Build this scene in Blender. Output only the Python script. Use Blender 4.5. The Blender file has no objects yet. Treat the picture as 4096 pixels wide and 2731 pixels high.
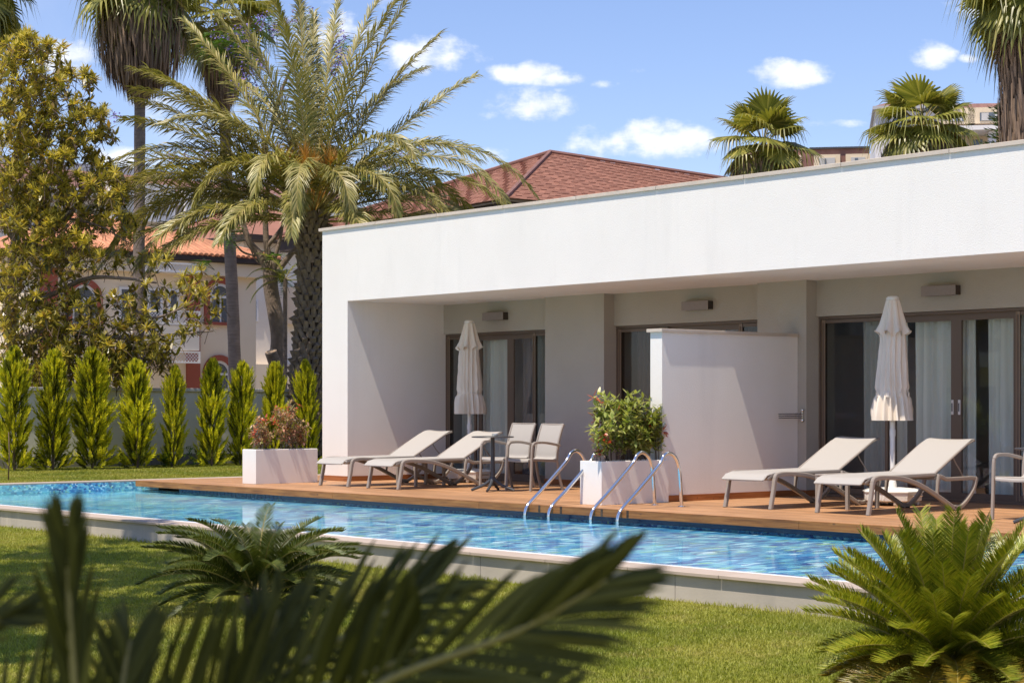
import bpy, math, random
from mathutils import Vector, Matrix
random.seed(7)
PI = math.pi
S = bpy.context.scene
COL = S.collection

# ------------------------------------------------------------------ camera
TH = math.radians(40.3)
CF, HZN, CAMZ = 7530.0, 1625.0, 1.15            # focal length and horizon in pixels of a 4096 px wide frame
VX, VY, RX, RY = -math.cos(TH), math.sin(TH), math.sin(TH), math.cos(TH)
cam_d = bpy.data.cameras.new('camera')
cam = bpy.data.objects.new('camera', cam_d)
COL.objects.link(cam)
S.camera = cam
cam.location = (0, 0, CAMZ)
cam.rotation_euler = (PI/2, 0, math.radians(90) - TH)
cam_d.sensor_width = 36.0
cam_d.lens = CF/4096*36
cam_d.shift_y = (HZN-1365.5)/4096
cam_d.clip_start = 0.1
cam_d.clip_end = 3000
cam_d.dof.use_dof = True
cam_d.dof.focus_distance = 21.5
cam_d.dof.aperture_fstop = 11.5

# ------------------------------------------------------------------ sky, sun, exposure
SUN = Vector((0.17, -1.0, 2.35)).normalized()
EL = math.asin(SUN.z)
W = bpy.data.worlds.new('World'); S.world = W; W.use_nodes = True
nt = W.node_tree; N = nt.nodes; L = nt.links
for n in list(N): N.remove(n)
def wn(t, **k):
    n = N.new(t)
    for a, b in k.items(): setattr(n, a, b)
    return n
out = wn('ShaderNodeOutputWorld'); bg = wn('ShaderNodeBackground')
L.new(bg.outputs[0], out.inputs[0]); bg.inputs[1].default_value = 0.15
sky = wn('ShaderNodeTexSky'); sky.sky_type = 'NISHITA'; sky.sun_disc = False
sky.sun_elevation = EL; sky.sun_rotation = math.atan2(SUN.x, SUN.y)
sky.altitude = 0; sky.air_density = 1.0; sky.dust_density = 0.25; sky.ozone_density = 2.5
tc = wn('ShaderNodeTexCoord')
def wmath(op, a, b=None):
    n = wn('ShaderNodeMath', operation=op)
    for i, x in enumerate((a, b)):
        if x is None: continue
        if isinstance(x, (int, float)): n.inputs[i].default_value = x
        else: L.new(x, n.inputs[i])
    return n.outputs[0]
def wdot(vec):
    n = wn('ShaderNodeVectorMath', operation='DOT_PRODUCT'); L.new(tc.outputs['Generated'], n.inputs[0]); n.inputs[1].default_value = vec
    return n.outputs['Value']
# colour of the clear sky: Nishita, made a deeper blue as in the polarised photograph (everywhere alike)
grade = wn('ShaderNodeVectorMath', operation='MULTIPLY'); L.new(sky.outputs[0], grade.inputs[0]); grade.inputs[1].default_value = (0.80, 0.77, 0.90)
# direction coordinates on the sky: azimuth seen from the terrace and height over the horizon
dn = wdot((math.sin(math.radians(-49.7)), math.cos(math.radians(49.7)), 0)); dr = wdot((RX, RY, 0)); dz = wdot((0, 0, 1))
dpos = wmath('MAXIMUM', dn, 0.02)
ca = wmath('DIVIDE', dr, dpos); cb = wmath('DIVIDE', dz, dpos)
cmb = wn('ShaderNodeCombineXYZ'); L.new(ca, cmb.inputs[0]); L.new(cb, cmb.inputs[1])
nz = wn('ShaderNodeTexNoise'); nz.inputs['Scale'].default_value = 26; nz.inputs['Detail'].default_value = 9; nz.inputs['Roughness'].default_value = 0.62
mp = wn('ShaderNodeMapping'); mp.inputs['Scale'].default_value = (1, 1.7, 1); L.new(cmb.outputs[0], mp.inputs[0]); L.new(mp.outputs[0], nz.inputs['Vector'])
nz2 = wn('ShaderNodeTexNoise'); nz2.inputs['Scale'].default_value = 90; nz2.inputs['Detail'].default_value = 6; L.new(cmb.outputs[0], nz2.inputs['Vector'])
# clouds: (x, y, half width, half height, density) in display pixels of the 2352 px overview
K = 4096/2352
clouds = [(1000, 126, 155, 46, .85), (1185, 168, 100, 28, .85), (1290, 182, 85, 20, .85), (1395, 193, 50, 13, .75), (1235, 240, 110, 40, .8), (1475, 322, 190, 52, 1.15), (1570, 318, 80, 38, 1.0),
          (1825, 166, 92, 36, 1.15), (2140, 127, 58, 40, 1.1), (2222, 136, 24, 10, .6), (1456, 161, 32, 9, .55), (1125, 365, 60, 26, .9), (1910, 284, 120, 12, .7),
          (165, 128, 140, 48, .85), (370, 232, 75, 40, .6), (2270, 20, 90, 30, .7), (290, 365, 120, 26, .7), (700, 60, 200, 60, .35), (1900, 345, 40, 12, .5), (1285, 208, 20, 7, .45)]
acc = None
for (px, py, hw, hh, dens) in clouds:
    a0 = (px*K-2048)/CF; b0 = (HZN-py*K)/CF; wa = hw*K/CF; wb = hh*K/CF
    qa = wmath('DIVIDE', wmath('SUBTRACT', ca, a0), wa); qb = wmath('DIVIDE', wmath('SUBTRACT', cb, b0), wb)
    qq = wmath('ADD', wmath('MULTIPLY', qa, qa), wmath('MULTIPLY', qb, qb))
    f = wmath('MULTIPLY', wmath('SUBTRACT', 1.0, qq), dens); f = wmath('MAXIMUM', f, -3.0)
    acc = f if acc is None else wmath('MAXIMUM', acc, f)
nzc = wmath('MULTIPLY', wmath('SUBTRACT', nz.outputs[0], 0.485), 4.6)
nzd = wmath('MULTIPLY', wmath('SUBTRACT', nz2.outputs[0], 0.5), 1.3)
den = wmath('ADD', wmath('ADD', acc, nzc), nzd)
mr = wn('ShaderNodeMapRange'); mr.interpolation_type = 'SMOOTHSTEP'; L.new(den, mr.inputs[0]); mr.inputs[1].default_value = 0.0; mr.inputs[2].default_value = 1.35; mr.inputs[4].default_value = 0.97
# a few soft clouds over the rest of the sky, the same all round
nz3 = wn('ShaderNodeTexNoise'); nz3.inputs['Scale'].default_value = 3.2; nz3.inputs['Detail'].default_value = 7; L.new(tc.outputs['Generated'], nz3.inputs['Vector'])
mr3 = wn('ShaderNodeMapRange'); mr3.interpolation_type = 'SMOOTHSTEP'; L.new(nz3.outputs[0], mr3.inputs[0]); mr3.inputs[1].default_value = 0.58; mr3.inputs[2].default_value = 0.8; mr3.inputs[4].default_value = 0.6
front = wn('ShaderNodeMapRange'); L.new(dn, front.inputs[0]); front.inputs[1].default_value = 0.05; front.inputs[2].default_value = 0.3
veil = wmath('ADD', wmath('MULTIPLY', mr3.outputs[0], 0.55), 0.0)
cm = wmath('MAXIMUM', wmath('MULTIPLY', mr.outputs[0], front.outputs[0]), veil)
ccol = wn('ShaderNodeMix', data_type='RGBA'); L.new(nz2.outputs[0], ccol.inputs[0]); ccol.inputs[6].default_value = (4.6, 4.9, 5.7, 1); ccol.inputs[7].default_value = (6.4, 6.5, 6.9, 1)
mixc = wn('ShaderNodeMix', data_type='RGBA'); L.new(cm, mixc.inputs[0]); L.new(grade.outputs[0], mixc.inputs[6]); L.new(ccol.outputs[2], mixc.inputs[7])
L.new(mixc.outputs[2], bg.inputs[0])

sd = bpy.data.lights.new('sun', 'SUN'); so = bpy.data.objects.new('sun', sd); COL.objects.link(so)
sd.energy = 4.6; sd.angle = math.radians(0.55); sd.color = (1.0, 0.90, 0.765)
so.rotation_euler = SUN.to_track_quat('Z', 'Y').to_euler()
S.view_settings.view_transform = 'Standard'; S.view_settings.look = 'None'; S.view_settings.gamma = 1
S.view_settings.use_curve_mapping = False
S.view_settings.exposure = 0.36
S.cycles.max_bounces = 8; S.cycles.transparent_max_bounces = 24; S.cycles.diffuse_bounces = 4
S.cycles.use_denoising = True

# ------------------------------------------------------------------ helpers
def at(px, py, d):
    """world point seen at display pixel (px, py) at depth d metres along the view"""
    u, v = px*K, py*K; l = (u-2048)/CF*d
    return Vector((d*VX+l*RX, d*VY+l*RY, CAMZ-(v-HZN)/CF*d))
class MB:
    def __init__(s): s.v = []; s.f = []; s.m = []
    def add(s, vs, fs, mi=0):
        b = len(s.v); s.v += [tuple(x) for x in vs]; s.f += [tuple(i+b for i in f) for f in fs]; s.m += [mi]*len(fs); return s
    def box(s, x0, x1, y0, y1, z0, z1, mi=0):
        return s.add([(x0,y0,z0),(x1,y0,z0),(x1,y1,z0),(x0,y1,z0),(x0,y0,z1),(x1,y0,z1),(x1,y1,z1),(x0,y1,z1)],
                     [(0,3,2,1),(4,5,6,7),(0,1,5,4),(1,2,6,5),(2,3,7,6),(3,0,4,7)], mi)
    def bbox(s, x0, x1, y0, y1, z0, z1, b=0.006, mi=0):
        """box with chamfered edges"""
        vs = []
        for z, sx in ((z0, b), (z0+b, 0), (z1-b, 0), (z1, b)):
            X0, X1, Y0, Y1 = x0+sx, x1-sx, y0+sx, y1-sx
            c = 0 if sx else b
            vs += [(X0+c,Y0,z),(X1-c,Y0,z),(X1,Y0+c,z),(X1,Y1-c,z),(X1-c,Y1,z),(X0+c,Y1,z),(X0,Y1-c,z),(X0,Y0+c,z)]
        fs = [tuple(range(7,-1,-1)), tuple(range(24,32))]
        for k in range(3):
            for i in range(8):
                j = (i+1) % 8; fs.append((k*8+i, k*8+j, k*8+8+j, k*8+8+i))
        return s.add(vs, fs, mi)
    def tube(s, pts, r, n=8, cap=True, mi=0):
        pts = [Vector(p) for p in pts]; rs = r if isinstance(r, (list, tuple)) else [r]*len(pts)
        b = len(s.v); pu = None
        for i, p in enumerate(pts):
            t = (pts[min(i+1, len(pts)-1)]-pts[max(i-1, 0)]).normalized()
            if pu is None: pu = t.orthogonal().normalized()
            u = (pu-t*pu.dot(t)); u = u.normalized() if u.length > 1e-6 else t.orthogonal().normalized(); w = t.cross(u); pu = u
            for k in range(n):
                a = 2*PI*k/n; s.v.append(tuple(p+(u*math.cos(a)+w*math.sin(a))*rs[i]))
        for i in range(len(pts)-1):
            for k in range(n):
                j = (k+1) % n; s.f.append((b+i*n+k, b+i*n+j, b+(i+1)*n+j, b+(i+1)*n+k)); s.m.append(mi)
        if cap:
            s.f.append(tuple(b+k for k in range(n-1, -1, -1))); s.m.append(mi)
            e = b+(len(pts)-1)*n; s.f.append(tuple(e+k for k in range(n))); s.m.append(mi)
        return s
    def lathe(s, prof, n=24, c=(0,0,0), mi=0):
        b = len(s.v)
        for (r, z) in prof:
            for k in range(n):
                a = 2*PI*k/n; s.v.append((c[0]+r*math.cos(a), c[1]+r*math.sin(a), c[2]+z))
        for i in range(len(prof)-1):
            for k in range(n):
                j = (k+1) % n; s.f.append((b+i*n+k, b+i*n+j, b+(i+1)*n+j, b+(i+1)*n+k)); s.m.append(mi)
        s.f.append(tuple(b+k for k in range(n-1,-1,-1))); s.m.append(mi)
        e = b+(len(prof)-1)*n; s.f.append(tuple(e+k for k in range(n))); s.m.append(mi)
        return s
    def bar(s, pts, w, x0, x1, mi=0):
        """flat bar of thickness w following a curve of (y, z) points, extruded from x0 to x1"""
        n = len(pts); P = [Vector((p[0], p[1])) for p in pts]; ws = w if isinstance(w, (list, tuple)) else [w]*n
        b = len(s.v)
        for i in range(n):
            t = (P[min(i+1, n-1)]-P[max(i-1, 0)]).normalized(); nn = Vector((-t.y, t.x))*ws[i]/2
            q, r = P[i]+nn, P[i]-nn; c = (x1-x0)*0.16
            s.v += [(x0+c, q.x, q.y), (x1-c, q.x, q.y), (x1, (q.x*.82+r.x*.18), (q.y*.82+r.y*.18)), (x1, (r.x*.82+q.x*.18), (r.y*.82+q.y*.18)),
                    (x1-c, r.x, r.y), (x0+c, r.x, r.y), (x0, (r.x*.82+q.x*.18), (r.y*.82+q.y*.18)), (x0, (q.x*.82+r.x*.18), (q.y*.82+r.y*.18))]
        for i in range(n-1):
            for k in range(8):
                j = (k+1) % 8; s.f.append((b+i*8+k, b+i*8+j, b+(i+1)*8+j, b+(i+1)*8+k)); s.m.append(mi)
        s.f.append(tuple(b+k for k in range(7,-1,-1))); s.m.append(mi)
        s.f.append(tuple(b+(n-1)*8+k for k in range(8))); s.m.append(mi)
        return s
    def mesh(s, name, mats, smooth=None):
        me = bpy.data.meshes.new(name); me.from_pydata(s.v, [], s.f); me.update()
        for m in (mats if isinstance(mats, (list, tuple)) else [mats]): me.materials.append(m)
        if any(s.m): me.polygons.foreach_set('material_index', s.m)
        if smooth is not None:
            me.polygons.foreach_set('use_smooth', [True]*len(me.polygons))
            if smooth: 
                try: me.set_sharp_from_angle(angle=math.radians(smooth))
                except Exception: pass
        return me
    def build(s, name, mats, parent=None, smooth=None, fix=False, **props):
        me = s.mesh(name, mats, smooth)
        if fix: recalc(me)
        return link(name, me, parent, **props)
def recalc(me):
    import bmesh
    bm = bmesh.new(); bm.from_mesh(me); bmesh.ops.recalc_face_normals(bm, faces=bm.faces); bm.to_mesh(me); bm.free()
def link(name, data, parent=None, loc=None, rot=None, **props):
    o = bpy.data.objects.new(name, data); COL.objects.link(o)
    if parent: o.parent = parent
    if loc is not None: o.location = loc
    if rot is not None: o.rotation_euler = rot
    for k, v in props.items():
        if v is not None: o[k] = v
    return o
def thing(name, label, cat, loc=(0,0,0), rz=0, group=None):
    return link(name, None, None, loc, (0,0,rz), label=label, category=cat, group=group)
def dup(o, loc=None, rz=None, label=None, parent=None, drop=()):
    c = o.copy(); COL.objects.link(c)
    if parent: c.parent = parent
    if loc is not None: c.location = loc
    if rz is not None: c.rotation_euler = (0,0,rz)
    if label: c['label'] = label
    for ch in KIDS.get(o.name, ()) or [x for x in bpy.data.objects if x.parent == o]: dup(ch, parent=c)
    return c
KIDS = {}
def smoothpath(pts, n=6):
    """Catmull-Rom through pts"""
    P = [Vector(p) for p in pts]; P = [P[0]*2-P[1]]+P+[P[-1]*2-P[-2]]; o = []
    for i in range(1, len(P)-2):
        for k in range(n):
            t = k/n; a, b, c, d = P[i-1], P[i], P[i+1], P[i+2]
            o.append(0.5*((2*b)+(c-a)*t+(2*a-5*b+4*c-d)*t*t+(3*b-a-3*c+d)*t**3))
    o.append(P[-2]); return o

# ------------------------------------------------------------------ materials
def nodes(name):
    m = bpy.data.materials.new(name); m.use_nodes = True; t = m.node_tree
    for n in list(t.nodes): t.nodes.remove(n)
    return m, t
class NT:
    def __init__(s, name):
        s.m, s.t = nodes(name); s.o = s.n('ShaderNodeOutputMaterial')
    def n(s, t, **k):
        x = s.t.nodes.new(t)
        for a, b in k.items(): setattr(x, a, b)
        return x
    def l(s, a, b): s.t.links.new(a, b)
    def math(s, op, a, b=0.0):
        n = s.n('ShaderNodeMath', operation=op)
        for i, x in enumerate((a, b)):
            if isinstance(x, (int, float)): n.inputs[i].default_value = x
            else: s.l(x, n.inputs[i])
        return n.outputs[0]
    def coords(s, kind='Object', scale=(1,1,1), rot=(0,0,0)):
        c = s.n('ShaderNodeTexCoord'); m = s.n('ShaderNodeMapping'); m.inputs['Scale'].default_value = scale; m.inputs['Rotation'].default_value = rot
        if kind == 'World':
            g = s.n('ShaderNodeNewGeometry'); s.l(g.outputs['Position'], m.inputs[0])
        else: s.l(c.outputs[kind], m.inputs[0])
        return m.outputs[0]
    def noise(s, vec, scale, detail=4, rough=.55, dist=0):
        n = s.n('ShaderNodeTexNoise'); s.l(vec, n.inputs['Vector']); n.inputs['Scale'].default_value = scale; n.inputs['Detail'].default_value = detail
        n.inputs['Roughness'].default_value = rough; n.inputs['Distortion'].default_value = dist; return n.outputs[0]
    def rng(s, x, a, b, c, d):
        m = s.n('ShaderNodeMapRange'); s.l(x, m.inputs[0])
        for i, v in enumerate((a, b, c, d)): m.inputs[i+1].default_value = v
        return m.outputs[0]
    def ramp(s, x, stops, const=False):
        r = s.n('ShaderNodeValToRGB'); s.l(x, r.inputs[0]); e = r.color_ramp.elements
        if const: r.color_ramp.interpolation = 'CONSTANT'
        while len(e) < len(stops): e.new(0.5)
        for i, (p, c) in enumerate(stops): e[i].position = p; e[i].color = (*c, 1)
        return r.outputs[0]
    def mix(s, f, a, b, mode='MIX'):
        m = s.n('ShaderNodeMix', data_type='RGBA', blend_type=mode)
        for i, x in ((0, f), (6, a), (7, b)):
            if isinstance(x, (int, float)): m.inputs[i].default_value = x
            elif isinstance(x, tuple): m.inputs[i].default_value = (*x, 1)
            else: s.l(x, m.inputs[i])
        return m.outputs[2]
    def scale(s, col, f):
        n = s.n('ShaderNodeVectorMath', operation='SCALE')
        if isinstance(col, tuple): n.inputs[0].default_value = col
        else: s.l(col, n.inputs[0])
        s.l(f, n.inputs['Scale']); return n.outputs[0]
    def bsdf(s, col, rough=.6, metal=0, spec=.5, normal=None, **k):
        b = s.n('ShaderNodeBsdfPrincipled')
        if isinstance(col, tuple): b.inputs['Base Color'].default_value = (*col, 1)
        else: s.l(col, b.inputs['Base Color'])
        if isinstance(rough, (int, float)): b.inputs['Roughness'].default_value = rough
        else: s.l(rough, b.inputs['Roughness'])
        b.inputs['Metallic'].default_value = metal; b.inputs['Specular IOR Level'].default_value = spec
        if normal is not None: s.l(normal, b.inputs['Normal'])
        for a, v in k.items(): b.inputs[a].default_value = v
        return b.outputs[0]
    def bump(s, h, strength=.3, dist=.01):
        b = s.n('ShaderNodeBump'); s.l(h, b.inputs['Height']); b.inputs['Strength'].default_value = strength; b.inputs['Distance'].default_value = dist
        return b.outputs[0]
    def end(s, sh): s.l(sh, s.o.inputs[0]); return s.m
def pmat(name, col, rough=.6, metal=0, spec=.5, nz=None, bump=None, rand=0, island=0, stain=None, kind='World'):
    t = NT(name); c = t.coords(kind); color = col
    f = None
    if nz: f = t.rng(t.noise(c, nz[0], 5), .3, .7, 1-nz[1], 1+nz[1])
    if rand:
        oi = t.n('ShaderNodeObjectInfo'); r = t.rng(oi.outputs['Random'], 0, 1, 1-rand, 1+rand); f = r if f is None else t.math('MULTIPLY', f, r)
    if island:
        g = t.n('ShaderNodeNewGeometry'); r = t.rng(g.outputs['Random Per Island'], 0, 1, 1-island, 1+island); f = r if f is None else t.math('MULTIPLY', f, r)
    if f is not None: color = t.scale(col, f)
    if stain:   # (colour, scale, low, high, stretch)
        cs = t.coords(kind, scale=stain[4]); m = t.rng(t.noise(cs, stain[1], 6, .65), stain[2], stain[3], 0, 1); color = t.mix(m, color, stain[0])
    nrm = t.bump(t.noise(c, bump[0], 4, .6), bump[1], bump[2]) if bump else None
    return t.end(t.bsdf(color, rough, metal, spec, nrm))
def leafmat(name, cols, trans=.3, rough=.42, spec=.5, rand=.15, tcol=None):
    t = NT(name); g = t.n('ShaderNodeNewGeometry'); oi = t.n('ShaderNodeObjectInfo')
    n = len(cols); c = t.ramp(g.outputs['Random Per Island'], [(i/(n-1), cols[i]) for i in range(n)])
    w = t.coords('World'); f = t.rng(t.noise(w, 1.6, 3), .3, .7, .78, 1.22)
    f = t.math('MULTIPLY', f, t.rng(oi.outputs['Random'], 0, 1, 1-rand, 1+rand)); c = t.scale(c, f)
    b = t.bsdf(c, rough, 0, spec); tr = t.n('ShaderNodeBsdfTranslucent')
    tm = t.mix(1.0, c, tcol or (1.5, 1.5, .7), 'MULTIPLY'); t.l(tm, tr.inputs[0])
    mx = t.n('ShaderNodeMixShader'); mx.inputs[0].default_value = trans; t.l(b, mx.inputs[1]); t.l(tr.outputs[0], mx.inputs[2])
    return t.end(mx.outputs[0])
M = {}
M['stucco'] = pmat('white_stucco', (.80,.765,.72), .85, spec=.25, nz=(1.3,.02), bump=(70,.55,.007), stain=((.72,.69,.65), .9, .56, .9, (2.6,2.6,.3)))
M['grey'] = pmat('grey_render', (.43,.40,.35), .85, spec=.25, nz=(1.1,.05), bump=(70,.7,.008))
M['stone'] = pmat('coping_limestone', (.56,.48,.40), .6, nz=(6,.08), bump=(60,.2,.003), rand=.05)
M['concrete'] = pmat('pale_concrete', (.46,.41,.345), .85, nz=(1.5,.10), bump=(40,.35,.004), stain=((.33,.30,.26), 1.2, .52, .8, (2.2,1,.45)))
M['pstone'] = pmat('pool_coping_stone', (.43,.35,.285), .7, nz=(3,.08), bump=(80,.25,.002), rand=.06, stain=((.45,.39,.34), 3, .6, .85, (1,1,1)))
M['alu'] = pmat('bronze_aluminium', (.15,.112,.085), .42, spec=.4)
M['alu_light'] = pmat('bronze_aluminium_bead', (.24,.18,.13), .4, spec=.4)
M['lamp'] = pmat('lamp_housing', (.27,.23,.22), .5, nz=(30,.05)); M['lampdark'] = pmat('lamp_side', (.05,.04,.035), .5)
M['taupe'] = pmat('taupe_resin', (.30,.262,.225), .45, nz=(4,.03))
M['grey_top'] = pmat('grey_resin', (.30,.30,.30), .45)
M['sling'] = pmat('pale_sling_mesh', (.40,.375,.345), .75, spec=.2, bump=(900,.2,.001))
M['black'] = pmat('charcoal_metal', (.055,.06,.068), .4, spec=.4); M['rubber'] = pmat('dark_foot', (.03,.03,.03), .7)
M['steel'] = pmat('polished_steel', (.78,.78,.77), .09, metal=1)
M['cloth'] = pmat('ecru_canopy_cloth', (.78,.70,.60), .85, spec=.15, nz=(5,.025), bump=(500,.12,.001))
M['plastic'] = pmat('white_plastic', (.80,.78,.74), .4, nz=(4,.02)); M['whitepole'] = pmat('white_pole', (.8,.78,.75), .3)
M['planter'] = pmat('white_planter_paint', (.80,.755,.71), .55, nz=(2.5,.025), bump=(30,.08,.003), stain=((.62,.57,.52), 4, .66, .84, (1,1,1)))
M['soil'] = pmat('potting_soil', (.06,.04,.025), .95, bump=(60,.8,.02))
M['dark_room'] = pmat('dark_interior', (.40,.38,.36), .9)
M['curtain'] = None
M['fence'] = pmat('grey_green_render', (.72,.69,.63), .85, nz=(.8,.07), bump=(25,.35,.006), stain=((.76,.73,.67), 1.1, .5, .75, (1,.25,1)))
M['fencecap'] = pmat('wall_cap_stone', (.58,.55,.50), .8, nz=(3,.06))
M['fencebase'] = pmat('grey_plinth', (.22,.21,.205), .85, nz=(2,.08))
M['cream'] = pmat('cream_render', (.80,.67,.50), .85, nz=(.5,.05), bump=(18,.2,.01)); M['cream2'] = pmat('pale_cream_render', (.85,.77,.65), .85, nz=(.5,.05))
M['maroon'] = pmat('brick_red_paint', (.34,.085,.05), .8, nz=(1,.08)); M['whitepaint'] = pmat('white_frame_paint', (.74,.72,.70), .6)
M['tile'] = pmat('terracotta_tile', (.50,.215,.11), .75, nz=(2.2,.16), island=.22, rand=.2)
M['shingle'] = pmat('brown_red_shingle', (.29,.13,.085), .9, nz=(2.5,.08), island=.14)
M['hotelroof'] = pmat('faded_brown_shingle', (.22,.115,.095), .9, nz=(2.0,.2), island=.2)
M['darkwood'] = pmat('dark_eave_timber', (.035,.022,.016), .7, nz=(3,.2)); M['hotelwhite'] = pmat('hotel_white_render', (.74,.71,.69), .85, nz=(.3,.03)); M['hotelcream'] = pmat('hotel_cream_render', (.66,.54,.38), .85, nz=(.3,.03))
M['hotelgrey'] = pmat('pale_grey_render', (.50,.46,.43), .85, nz=(.3,.05)); M['flashing'] = pmat('grey_roof_parapet', (.42,.42,.44), .6, nz=(.4,.04))
M['winglass'] = pmat('far_window_glass', (.10,.115,.13), .12, spec=.8); M['blind'] = pmat('pale_window_blind', (.45,.44,.42), .8, nz=(1,.05))
M['bark'] = pmat('grey_bark', (.20,.15,.115), .9, nz=(6,.25), bump=(14,.8,.03)); M['palmbark'] = pmat('ringed_palm_bark', (.20,.155,.13), .9, nz=(4,.2), bump=(9,.8,.03), stain=((.09,.07,.06), 5, .5,.7,(.3,.3,7)))
M['boot'] = pmat('cut_palm_boot', (.175,.135,.10), .85, nz=(9,.3), bump=(20,.7,.02), island=.45); M['bootdark'] = pmat('palm_fibre', (.055,.035,.022), .95, nz=(12,.4), bump=(25,.9,.03))
M['cutwood'] = pmat('fresh_cut_wood', (.55,.38,.24), .8, nz=(8,.12))
M['date'] = leafmat('date_leaflets', [(.13,.14,.028), (.22,.21,.055), (.32,.285,.085), (.44,.37,.15)], .22, .4, .5, .18)
M['rachis'] = pmat('yellow_rachis', (.30,.24,.07), .5, nz=(3,.1)); M['fibre'] = leafmat('orange_flower_stalks', [(.42,.19,.02), (.55,.27,.04)], .2, .6)
M['fan'] = leafmat('fan_leaf', [(.12,.13,.025), (.22,.22,.04), (.36,.32,.08)], .28, .38, .5, .2); M['deadfan'] = leafmat('dead_fan_leaf', [(.10,.065,.045), (.19,.12,.075), (.30,.17,.09), (.13,.10,.085)], .12, .7, .2, .15, (1,1,1))
M['skirt'] = leafmat('hanging_dead_thatch', [(.10,.07,.05), (.20,.14,.10), (.34,.23,.15), (.15,.115,.09)], .06, .85, .15, .1, (1,1,1))
M['cyp'] = leafmat('golden_cypress_scales', [(.24,.28,.018), (.46,.46,.02), (.68,.60,.035), (.34,.37,.018)], .3, .6, .25, .14)
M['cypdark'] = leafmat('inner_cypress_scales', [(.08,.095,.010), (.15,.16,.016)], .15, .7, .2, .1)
M['leaf'] = leafmat('glossy_broad_leaf', [(.05,.055,.010), (.17,.155,.022), (.32,.25,.04), (.10,.10,.015), (.36,.22,.055)], .25, .3, .6, .1)
M['bloom'] = leafmat('yellow_green_blossom', [(.48,.40,.05), (.66,.53,.09)], .3, .6, .3, .1)
M['fineleaf'] = leafmat('fine_bright_leaf', [(.05,.11,.015), (.09,.17,.02)], .35, .5, .3, .1); M['purple'] = leafmat('purple_jacaranda_flower', [(.22,.17,.50), (.32,.26,.62)], .3, .6, .2, .1, (1.2,1.1,1.4))
M['bushleaf'] = leafmat('green_bush_leaf', [(.15,.21,.03), (.32,.36,.08), (.48,.48,.17), (.20,.26,.05)], .3, .32, .5, .1); M['redleaf'] = leafmat('red_young_leaf', [(.42,.05,.025), (.55,.14,.06)], .3, .3, .6, .1, (1.4,.8,.6))
M['pinkleaf'] = leafmat('pink_young_leaf', [(.58,.26,.19), (.22,.24,.06), (.66,.44,.32), (.28,.30,.09), (.54,.30,.14), (.18,.21,.05)], .3, .35, .6, .1, (1.3,1,.8)); M['twig'] = pmat('brown_twig', (.14,.09,.06), .8)
M['cycas'] = leafmat('sago_leaflet', [(.12,.16,.010), (.21,.235,.016), (.34,.31,.028)], .2, .33, .55, .16); M['cycasold'] = leafmat('yellow_sago_leaflet', [(.16,.14,.015), (.30,.19,.02), (.12,.13,.015)], .25, .4, .5, .1)
M['cycasdark'] = leafmat('deep_green_sago_leaflet', [(.04,.058,.010), (.075,.10,.015), (.13,.15,.03)], .18, .42, .45, .16)
M['conifer'] = leafmat('dark_conifer_needles', [(.03,.05,.01), (.06,.09,.015)], .15, .5, .4, .1)
M['ivy'] = leafmat('ivy_leaf', [(.04,.08,.012), (.07,.12,.02)], .3, .5, .4, .1)
def woodmat(name, c0, c1, c2, axis='X', rough=.5):
    t = NT(name); sc = (1.3, 26, 26) if axis == 'X' else (26, 1.3, 26)
    c = t.coords('World', scale=sc); n1 = t.noise(c, 1.6, 6, .65, .6); c2_ = t.coords('World', scale=(.8, .8, .8)); n2 = t.noise(c2_, 1.4, 4)
    oi = t.n('ShaderNodeObjectInfo')
    col = t.ramp(n1, [(.28, c0), (.5, c1), (.72, c2)])
    f = t.math('MULTIPLY', t.rng(n2, .3, .7, .86, 1.14), t.rng(oi.outputs['Random'], 0, 1, .82, 1.16)); col = t.scale(col, f)
    v = t.n('ShaderNodeTexVoronoi'); t.l(t.coords('World', scale=(1, 2.2, 2.2)), v.inputs['Vector']); v.inputs['Scale'].default_value = 3.2
    knot = t.rng(v.outputs['Distance'], .03, .09, 1, 0); col = t.mix(t.math('MULTIPLY', knot, .75), col, (.05,.028,.016))
    return t.end(t.bsdf(col, t.rng(n1, .3, .7, rough-.08, rough+.12), 0, .4, t.bump(n1, .25, .004)))
M['deck'] = woodmat('oiled_deck_board', (.27,.125,.052), (.41,.215,.10), (.52,.31,.17), rough=.5)
M['fascia'] = woodmat('deck_edge_board', (.10,.035,.008), (.25,.10,.024), (.35,.16,.045)); M['skirting'] = woodmat('red_brown_skirting_board', (.16,.05,.015), (.30,.105,.03), (.36,.15,.05))
M['skirtingY'] = woodmat('red_brown_skirting_board_side', (.16,.05,.015), (.30,.105,.03), (.36,.15,.05), 'Y')

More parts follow.
